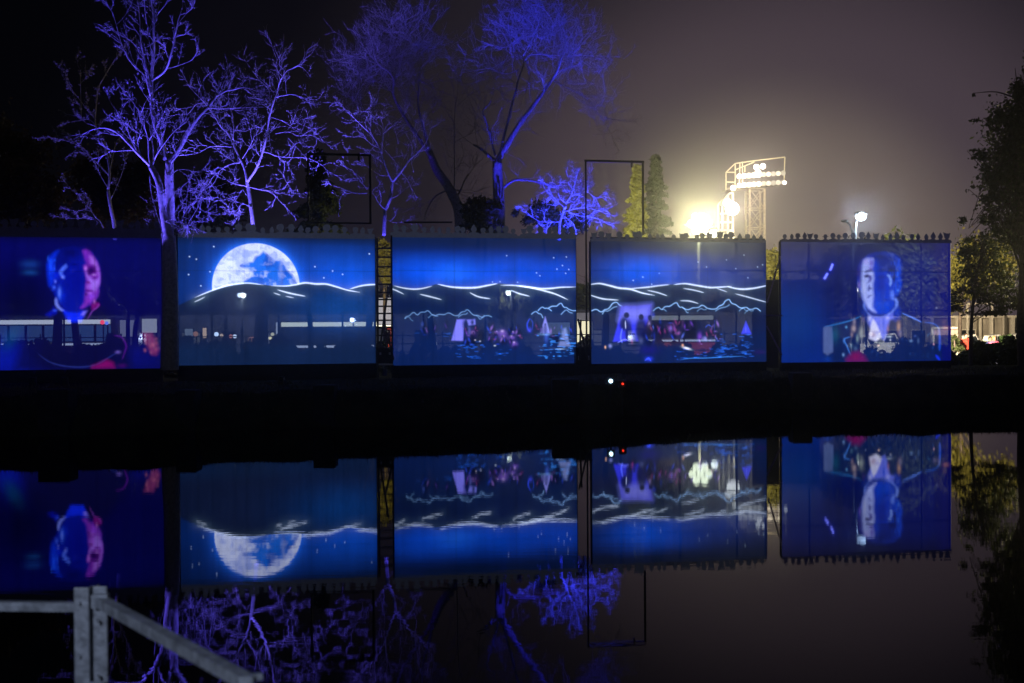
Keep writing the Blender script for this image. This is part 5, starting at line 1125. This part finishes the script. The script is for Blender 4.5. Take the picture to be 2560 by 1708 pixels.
bus('red minibus with a pale roof behind the figures on the fourth screen', 1618, 1790, 84, 786, mat('glowing_red_panel2', (.6, .07, .04), .5, emit=(.35, .04, .03), estr=2.2), lamp_mat('bus_strip_dim', (.9, .85, .7), 1.3), M_glass, 4)  # the red side glows too, light put into the paint
def car(label, px0, px1, Y, top_y, paint, seed=0, lights=None, group='cars parked along the street'):
    a, b_ = at(px0, top_y, Y), at(px1, top_y, Y); x0, L_ = a.x, b_.x - a.x; z0 = .5
    H = min(max(a.z - .5, 1.05), 1.5); root = empty('parked_car', Vector((x0 + L_ / 2, Y, .31)), label, 'car', group)
    P_ = lambda u, v: (x0 + L_ * u, z0 + H * v)
    o = MB().prism_y([P_(0, .08), P_(.02, .45), P_(.2, .56), P_(.36, .95), P_(.66, 1), P_(.86, .6), P_(.99, .52), P_(1, .1), P_(.9, 0), P_(.08, 0)], Y, Y + 1.7).build('body', paint, root)
    bv = o.modifiers.new('b', 'BEVEL'); bv.width = .05; bv.segments = 2
    for (u0, u1, u2, u3) in ((.27, .48, .48, .37), (.51, .77, .65, .51)):
        MB().prism_y([P_(u0, .6), P_(u1, .6), P_(u2, .92), P_(u3, .9)], Y - .015, Y - .002).build('window', M_glass, root)
    for u in (.2, .8): wheel(root, x0 + L_ * u, Y + .1, .31 + .32, .32)
    if lights:
        p = P_(.03, .4); MB().ball((p[0], Y - .02, p[1]), .10, 8, 6).build('headlight', lamp_mat('head_lamp_%s' % lights[0], lights[1], lights[2]), root)
    return root
M_carw = mat('white_car_paint', (.75, .73, .70), .25, var=.05, spec=.6); M_carr = mat('red_car_paint', (.5, .12, .09), .3, var=.1)
car('pale red van with lights on, behind the left part of the moon screen', 606, 652, 88, 823, mat('glowing_coral_paint', (.6, .2, .15), .4, emit=(.9, .38, .26), estr=1.8), lights=('warm', (1, .8, .6), 9))  # van paint emits, its brightness is not from lamps
car('white car parked behind the red-jacketed person at the right', 2398, 2462, 80, 836, M_carw); car('white car parked behind the people at the right', 2466, 2520, 80.5, 836, M_carw); car('white car at the right edge behind the trunk', 2526, 2590, 80, 834, M_carw)
car('white van parked seen through the last screen', 2190, 2262, 80, 826, M_carw); car('pale car behind the collar of the portrait', 2128, 2182, 82, 838, M_carw)
# small lit things seen through the cloth of the moon screen: lamps, signs of distant traffic
def glow_post(label, px, py, Y, col, s_, r, name='traffic_light', cat='light'):
    p = at(px, py, Y); root = empty(name, Vector((p.x, Y, .3)), label, cat, 'distant lights along the street')
    MB().tube([(p.x, Y + .1, .3), (p.x, Y + .1, p.z)], .05, 6).build('post', M_frame, root); MB().ball((p.x, Y - .1, p.z), r, 10, 6).build('bulb', lamp_mat('glow_%02d_%02d' % (int(col[0] * 10), int(col[2] * 10)) + str(s_), col, s_), root)
for label, px, py, col, s_, r in (('small coral light near the left edge of the moon screen', 490, 835, (1, .42, .25), 1.6, .17), ('small white light second along the street behind the moon screen', 542, 836, (.8, .9, 1), 6, .15), ('small warm light right of the white one', 555, 839, (1, .65, .4), 3, .12), ('small red-orange light before the coral van', 578, 841, (1, .3, .2), 2.5, .13),
                                   ('small white light before the coral van', 588, 841, (.9, .95, 1), 5, .13), ('small yellow light left of the bus', 682, 836, (1, .85, .5), 3, .12), ('low yellow light left of the bus', 676, 845, (1, .8, .4), 5, .11), ('faint amber light low under the bus', 691, 861, (1, .7, .3), 2, .08),
                                   ('red light on the bus behind the first screen', 257, 806, (1, .06, .08), 8, .15), ('blue light beside the red one behind the first screen', 268, 808, (.2, .3, 1), 5, .12), ('white light behind the sleeve on the first screen', 367, 825, (1, .95, .85), 6, .2), ('faint white light behind the middle of the third screen', 1089, 859, (1, .9, .8), 2.5, .1),
                                   ('warm light low behind the portrait on the last screen', 2192, 862, (1, .8, .6), 3, .1), ('warm light at the lower left of the cars behind the last screen', 2176, 835, (1, .8, .55), 2.5, .15), ('small light behind the shoulder of the portrait', 2334, 862, (1, .8, .8), 4, .09)):
    glow_post(label, px, py, 83.2, col, s_, r)
def lit_board(label, px0, px1, y0, y1, Y, col, s_, name='lit_sign', cat='sign', grp=None, posts=True):
    a, b_ = at(px0, y1, Y), at(px1, y0, Y); root = empty(name, Vector(((a.x + b_.x) / 2, Y, .3)), label, cat, grp)
    MB().box((a.x - .05, Y + .02, a.z - .05), (b_.x + .05, Y + .15, b_.z + .05)).build('case', M_frame, root)
    MB().box((a.x, Y - .01, a.z), (b_.x, Y + .015, b_.z)).build('face', lamp_mat(name + '_%d' % px0, col, s_), root)
    if posts:
        for x in (a.x + .05, b_.x - .05): MB().bar((x, Y + .08, .3), (x, Y + .08, a.z), .08).build('post', M_frame, root)
lit_board('tall narrow orange lit sign behind the left part of the moon screen', 507, 516, 820, 845, 82, (1, .62, .36), 3)
lit_board('upright white lit panel at the left end of the bus behind the moon screen', 690, 697, 806, 852, 84.5, (.9, .92, 1), 1.6)
lit_board('pale board left of the narrow orange sign behind the moon screen', 462, 482, 822, 842, 84, (.5, .56, .62), 1.3)
lit_board('bright cream lit window panel in the middle gap between screens', 1443, 1481, 803, 866, 70, (1, .93, .62), .95, 'kiosk_window', 'window')
lit_board('pale lit panel behind the first screen near the tall trunk', 300, 345, 800, 842, 82, (.62, .58, .66), 1.3)
lit_board('bright pale panel behind the first screen beside the trunk', 355, 392, 797, 832, 81, (.85, .8, .72), 2.0)
lit_board('low pale board behind the white tents on the third screen', 1366, 1425, 806, 838, 82, (.5, .6, .75), .9)
lit_board('narrow white-lit panels seen behind the ladder steps', 943, 980, 745, 812, 86, (.40, .38, .40), 1.0, 'lit_wall_panel', 'panel')

YS = 101
a, b_ = at(-90, 792, YS), at(1900, 786, YS)
rt = empty('street_building', Vector(((a.x + b_.x) / 2, YS, .3)), 'added long low grey building, a dimly lit backdrop behind the screens', 'building')  # backdrop added so the trunks show dark through the cloth
M_grey = mat('grey_render', (.34, .33, .36), .9, var=.3, scale=.6, bump=.3)
MB().box((a.x, YS, .3), (b_.x, YS + 6, a.z)).build('wall', M_grey, rt); MB().box((a.x - .3, YS - .6, a.z + .003), (b_.x + .3, YS + 6.3, a.z + .25)).build('roof', M_frame, rt)
x = a.x + 1.5; k = 0
while x < b_.x - 3:
    w2 = 1.6 if k % 3 else 1.1
    fr = MB().box((x, YS - .06, .9 if k % 3 else .3), (x + w2, YS - .004, 2.3)).build('window' if k % 3 else 'door', M_frame, rt)
    MB().box((x + .1, YS - .09, 1.0), (x + w2 - .1, YS - .062, 2.2)).build('pane', M_glass if k % 5 else lamp_mat('dim_shop_window', (1, .86, .6), .22), fr)
    x += w2 + rnd.uniform(1.2, 2.6); k += 1
# fence between hedge and street
fa, fb = at(-100, 846, 70), at(1950, 838, 70)
rt = empty('street_fence', Vector((fa.x, 70, .3)), 'long thin post and rail fence along the street behind the screens', 'fence')
for dz in (0, -.45, -.9): MB().bar((fa.x, 70, fa.z + dz), (fb.x, 70, fa.z + dz), .05).build('rail', M_frame, rt)
x = fa.x
pmesh = None
while x < fb.x:
    if pmesh is None:
        pmesh = MB().bar((0, 0, 0), (0, 0, fa.z - .1), .06); me = bpy.data.meshes.new('post'); me.from_pydata(pmesh.v, [], pmesh.f); me.materials.append(M_frame)
    o = link_mesh('post', me, rt); o.location = (x - fa.x, 0, 0); x += 2.2

# building at the right, lit warm
YB = 92
wa, wb = at(2130, 797, YB), at(2640, 797, YB)
rt = empty('pavilion', Vector(((wa.x + wb.x) / 2, YB, .3)), 'long low beige pavilion with white pillars lit by floodlights at the right', 'building')
M_beige = mat('beige_render', (.42, .37, .30), .9, var=.15, scale=1, bump=.2); M_trim = mat('cream_trim', (.75, .68, .56), .7, var=.06)
MB().box((wa.x, YB, .3), (wb.x, YB + 5, wa.z)).build('wall', M_beige, rt); MB().box((wa.x - .2, YB - .5, wa.z + .002), (wb.x, YB + 5.2, wa.z + .16)).build('roof_edge', M_trim, rt)
for px in (2156, 2204, 2262, 2330, 2393, 2449, 2478, 2512, 2532, 2575):
    x = gx(px, YB - .4); MB().box((x - .13, YB - .45, .3), (x + .13, YB - .19, wa.z)).build('pillar', M_trim, rt)
for px in (2180, 2232, 2296, 2420, 2555):
    x = gx(px, YB); fr = MB().box((x - .55, YB - .05, wa.z - 1.9), (x + .55, YB - .005, wa.z - .8)).build('window', M_trim, rt); MB().box((x - .48, YB - .07, wa.z - 1.83), (x + .48, YB - .052, wa.z - .87)).build('pane', M_glass, fr)
a, b_ = at(2418, 760, 88), at(2480, 758, 88)
rp_ = empty('goal_frame', Vector((a.x, 88, .3)), 'cream pipe frame among the branches above the parked cars', 'pipe frame')
MB().bar(a, b_, .12).build('crossbar', M_trim, rp_); MB().bar((a.x, 88, .3), a, .12).build('post', M_trim, rp_); MB().bar((b_.x, 88, .3), b_, .12).build('post', M_trim, rp_)
a, b_ = at(2330, 838, 78), at(2397, 820, 78)
rp_ = empty('notice_board', Vector(((a.x + b_.x) / 2, 78, .3)), 'white framed pinkish board right behind the edge of the last screen', 'board')
MB().box((a.x, 78, a.z), (b_.x, 78.06, b_.z)).build('panel', mat('pinkish_panel', (.55, .38, .32), .8), rp_)
for s_ in (((a.x, b_.z), (b_.x, b_.z)), ((a.x, a.z), (a.x, b_.z)), ((b_.x, a.z - .3), (b_.x, b_.z))): MB().bar((s_[0][0], 77.95, s_[0][1]), (s_[1][0], 77.95, s_[1][1]), .13).build('frame_bar', M_trim, rp_)
for x in (a.x + .1, b_.x - .1): MB().bar((x, 78.03, .3), (x, 78.03, a.z), .1).build('leg', M_trim, rp_)
# bushes between the people
leafy_tree('garden_bush', 'small spiky bush right of the people, in front of the cars', 60, ([(2508, 890), (2508, 870), (2508, 850)], .04, .02), [(2520, 852, 18, 14), (2536, 862, 22, 10)], mat('garden_leaves', (.05, .10, .03), .7, trans=.3), 2200, .07, 26, cat='bush', seed=51)
leafy_tree('garden_bush', 'dark round bush at the right edge of the last screen', 60, ([(2386, 890), (2386, 870), (2386, 850)], .04, .02), [(2384, 856, 20, 16), (2396, 868, 14, 8)], M_leafdark, 2000, .07, 26, cat='bush', seed=52)

# people at the right: one continuous body grown over a skeleton, head and clothes as parts
def person(label, px, head_y, Y, jacket, trousers, hair, lean=0, turn=0):
    hz = at(px, head_y, Y).z; X = gx(px, Y); H = 1.70; z0 = hz - H
    root = empty('person', Vector((X, Y, z0)), label, 'person', 'people standing by the parked cars')
    M_skin = mat('skin', (.5, .32, .24), .6, var=.05)
    def skin(nm, vs, es, rs, m, sub=2):
        me = bpy.data.meshes.new(nm); me.from_pydata(vs, es, []); o = link_mesh(nm, me, root); me.materials.append(m)
        sk_ = o.modifiers.new('skin', 'SKIN'); o.modifiers.new('sub', 'SUBSURF').levels = sub; o.modifiers['sub'].render_levels = sub
        if not me.skin_vertices: me.attributes.new  # layer is made by the modifier data below
        return o, me
    l = lean
    V = [(0, 0, .93), (0, 0, 1.12), (l * .5, 0, 1.34), (l, 0, 1.45), (l, 0, 1.56), (-.19 + l, 0, 1.40), (-.25 + l, -.02, 1.14), (-.20 + l, -.14, .96), (.19 + l, 0, 1.40), (.26 + l, .03, 1.14), (.24 + l, -.10, .94), (-.10, 0, .86), (-.12, -.02, .48), (-.13, .03, .08), (-.14, -.14, .04), (.10, 0, .86), (.13, .04, .48), (.15, .08, .08), (.16, -.08, .04)]
    E = [(0, 1), (1, 2), (2, 3), (3, 4), (2, 5), (5, 6), (6, 7), (2, 8), (8, 9), (9, 10), (0, 11), (11, 12), (12, 13), (13, 14), (0, 15), (15, 16), (16, 17), (17, 18)]
    RR = [.15, .14, .17, .07, .06, .075, .055, .04, .075, .055, .04, .10, .07, .05, .045, .10, .07, .05, .045]
    # body as one mesh of blended tubes (rings shared at joints), dressed with jacket and trousers shells
    b_ = MB()
    for ch in ((0, 1, 2, 3, 4), (2, 5, 6, 7), (2, 8, 9, 10), (0, 11, 12, 13, 14), (0, 15, 16, 17, 18)):
        pts, rr = smooth_line([Vector(V[i]) + root.location for i in ch], [RR[i] * .93 if n_ else RR[i] * .6 for n_, i in enumerate(ch)], 3); b_.tube(pts, rr, 10)
    o = b_.build('body', M_skin, root, smooth=True); rm = o.modifiers.new('one_skin', 'REMESH'); rm.mode = 'VOXEL'; rm.voxel_size = .025; rm.use_smooth_shade = True
    j = MB()
    for ch in ((0, 1, 2), (2, 5, 6), (2, 8, 9)):
        pts, rr = smooth_line([Vector(V[i]) + root.location for i in ch], [RR[i] * 1.12 for i in ch], 3); j.tube(pts, rr, 10)
    o = j.build('jacket', jacket, root, smooth=True); rm = o.modifiers.new('r', 'REMESH'); rm.mode = 'VOXEL'; rm.voxel_size = .03; rm.use_smooth_shade = True
    t_ = MB()
    for ch in ((0, 11, 12, 13), (0, 15, 16, 17)):
        pts, rr = smooth_line([Vector(V[i]) + root.location for i in ch], [RR[i] * 1.1 for i in ch], 3); t_.tube(pts, rr, 10)
    o = t_.build('trousers', trousers, root, smooth=True)
    hc = root.location + Vector((l, -.01, 1.60)); hd = MB().ball(hc, .11, 14, 10, (.82, .95, 1.12)); hd.ball(hc + Vector((0, -.11, -.005)), .02, 6, 5, (.8, 1, 1.2)); hd.build('head', M_skin, root, smooth=True)
    MB().ball(hc + Vector((0, .022, .03)), .115, 14, 10, (.9, .95, 1.05)).build('hair', hair, root, smooth=True)
M_hair = mat('dark_hair', (.03, .02, .015), .6)
person('person in a red jacket beside the slim black trunk at the right', 2415, 836, 61, mat('red_jacket', (.55, .06, .04), .8), mat('dark_jeans', (.05, .06, .10), .9), M_hair)
person('person in a dark blue jacket left of the pink one', 2474, 843, 61.5, mat('blue_jacket', (.07, .09, .28), .8), mat('dark_jeans', (.05, .06, .10), .9), M_hair, .03)
person('person in a bright pink jacket at the right', 2487, 842, 60.5, mat('pink_jacket', (.75, .16, .30), .8), mat('dark_jeans', (.05, .06, .10), .9), mat('fair_hair', (.35, .24, .10), .6), -.02)

# ================================================================== LIGHTS OF THE PLACE AND ADDED FILL SPOTS
def uplight(label, X, Y, aim, cone, col, power, blend=.5):
    g = ground_z(X, Y); root = empty('tree_uplight', Vector((X, Y, g)), label, 'spotlight', 'ground spotlights aimed up into the trees')
    MB().tube([(X, Y, g - .02), (X, Y, g + .22)], [.12, .10], 10).build('housing', M_black, root)
    light('tree_spot', 'SPOT', (X, Y, g + .3), col, power, .06, aim, cone, blend)
BL = (.10, .07, 1.0); VI = (.115, .085, 1.0); DP = (.05, .05, 1.0)
uplight('ground spotlight left of the tallest tree, below the first screen', -13.6, 36.3, (-9.6, 37.3, 8.6), 30, VI, 8000, .35)
uplight('ground spotlight right of the tallest tree, below the moon screen', -6.6, 36.6, (-9.9, 37.4, 9.4), 30, (.10, .08, 1), 8500, .35)
uplight('second ground spotlight left of the tallest tree', -12.6, 36.0, (-10.2, 37.6, 13), 24, (.09, .07, 1), 16000, .6)
uplight('ground spotlight for the slim budding tree', gx(250, 41.0) - .5, 40.6, at(240, 400, 41.8), 40, VI, 4200, .5)
uplight('ground spotlight for the Y-shaped tree', gx(620, 44), 43.2, at(640, 330, 45.5), 56, (.12, .095, 1), 25000, .5)
uplight('ground spotlight for the small forked tree', gx(965, 45), 44.4, at(960, 400, 46.5), 50, (.08, .06, 1), 5500, .6)
uplight('ground spotlight for the leaning purple tree', gx(1020, 49), 49, at(960, 160, 53), 36, (.07, .025, 1), 1700, .7)
uplight('ground spotlight for the largest tree', gx(1290, 48.5), 48.5, at(1350, 150, 52), 34, (.035, .03, 1), 13000, .6)
uplight('ground spotlight for the vivid blue shrub', gx(1440, 43.5), 42.9, at(1425, 490, 44.6), 60, (.03, .04, 1), 34000, .6)
# stadium floodlights: their own beams and the haze they light
light('floodlight_glow', 'POINT', (pm_.x, 134.8, pm_.z), (1, .92, .47), 9500, .8)
p = tc3(1838, 515, -3); light('floodlight_glow', 'POINT', p, (1, .82, .66), 1200, .5)
p = tp3(1890, 440, -3.5); light('floodlight_glow', 'POINT', p, (1, .83, .6), 900, .5)
light('yard_fill_spot', 'SPOT', at(2330, 560, 58), (1, .80, .46), 9000, 0, at(2420, 700, 68), 80, .5)  # bare spots added to light the right-hand trees, people and pavilion
light('yard_fill_spot', 'SPOT', at(2320, 790, 57), (1, .80, .52), 8000, 0, at(2460, 830, 72), 90, .5)
light('yard_fill_spot', 'SPOT', at(2250, 700, 70), (1, .82, .56), 17000, 0, at(2420, 810, 92), 110, .5)
light('yard_fill_spot', 'SPOT', at(1560, 640, 80), (1, .85, .38), 22000, 0, at(1595, 500, 92), 60, .5)  # hidden spot stands in for stadium light on the yellow conifer
light('yard_fill_spot', 'SPOT', at(1890, 640, 57), (1, .85, .45), 3500, 0, at(1934, 650, 62), 70, .5)
light('yard_fill_spot', 'SPOT', at(2790, 700, 54), (1, .84, .45), 8000, 0, at(2480, 520, 48), 60, .7)  # out-of-view spot added to make the right-edge leaves glow
light('tower_fill_spot', 'SPOT', tp3(1850, 640, -14), (1, .80, .55), 9000, 0, tp3(1892, 540, 0), 60, .6)  # separate spot added to brighten the tower lattice
for px_ in (150, 520, 760, 1080, 1340, 1640): light('wall_fill_spot', 'SPOT', at(px_, 850, 91), (.9, .88, 1), 900, 0, at(px_, 815, 101), 140, .8)  # spots without fixtures, added to brighten the backdrop wall
light('yard_fill_spot', 'SPOT', at(962, 720, 55), (1, .80, .35), 1300, 0, at(960, 650, 60), 60, .5)  # hidden spot added for the tree behind the ladder
# lamp on the near terrace, behind the camera
light('terrace_lamp', 'POINT', (-3.5, -3.0, 5.5), (.60, .71, 1), 900, .3)

# ================================================================== HAZE
hz = MB().box((-172, -16, -2.4), (172, 240, 24.6)); hm_ = bpy.data.materials.new('night_haze'); hm_.use_nodes = True
t = hm_.node_tree; t.nodes.clear(); o_ = t.nodes.new('ShaderNodeOutputMaterial'); v_ = t.nodes.new('ShaderNodeVolumePrincipled')
v_.inputs['Color'].default_value = (.85, .85, .9, 1); v_.inputs['Density'].default_value = .0014; v_.inputs['Anisotropy'].default_value = .962
t.links.new(v_.outputs[0], o_.inputs['Volume'])
ho = hz.build('haze', hm_); ho['kind'] = 'stuff'
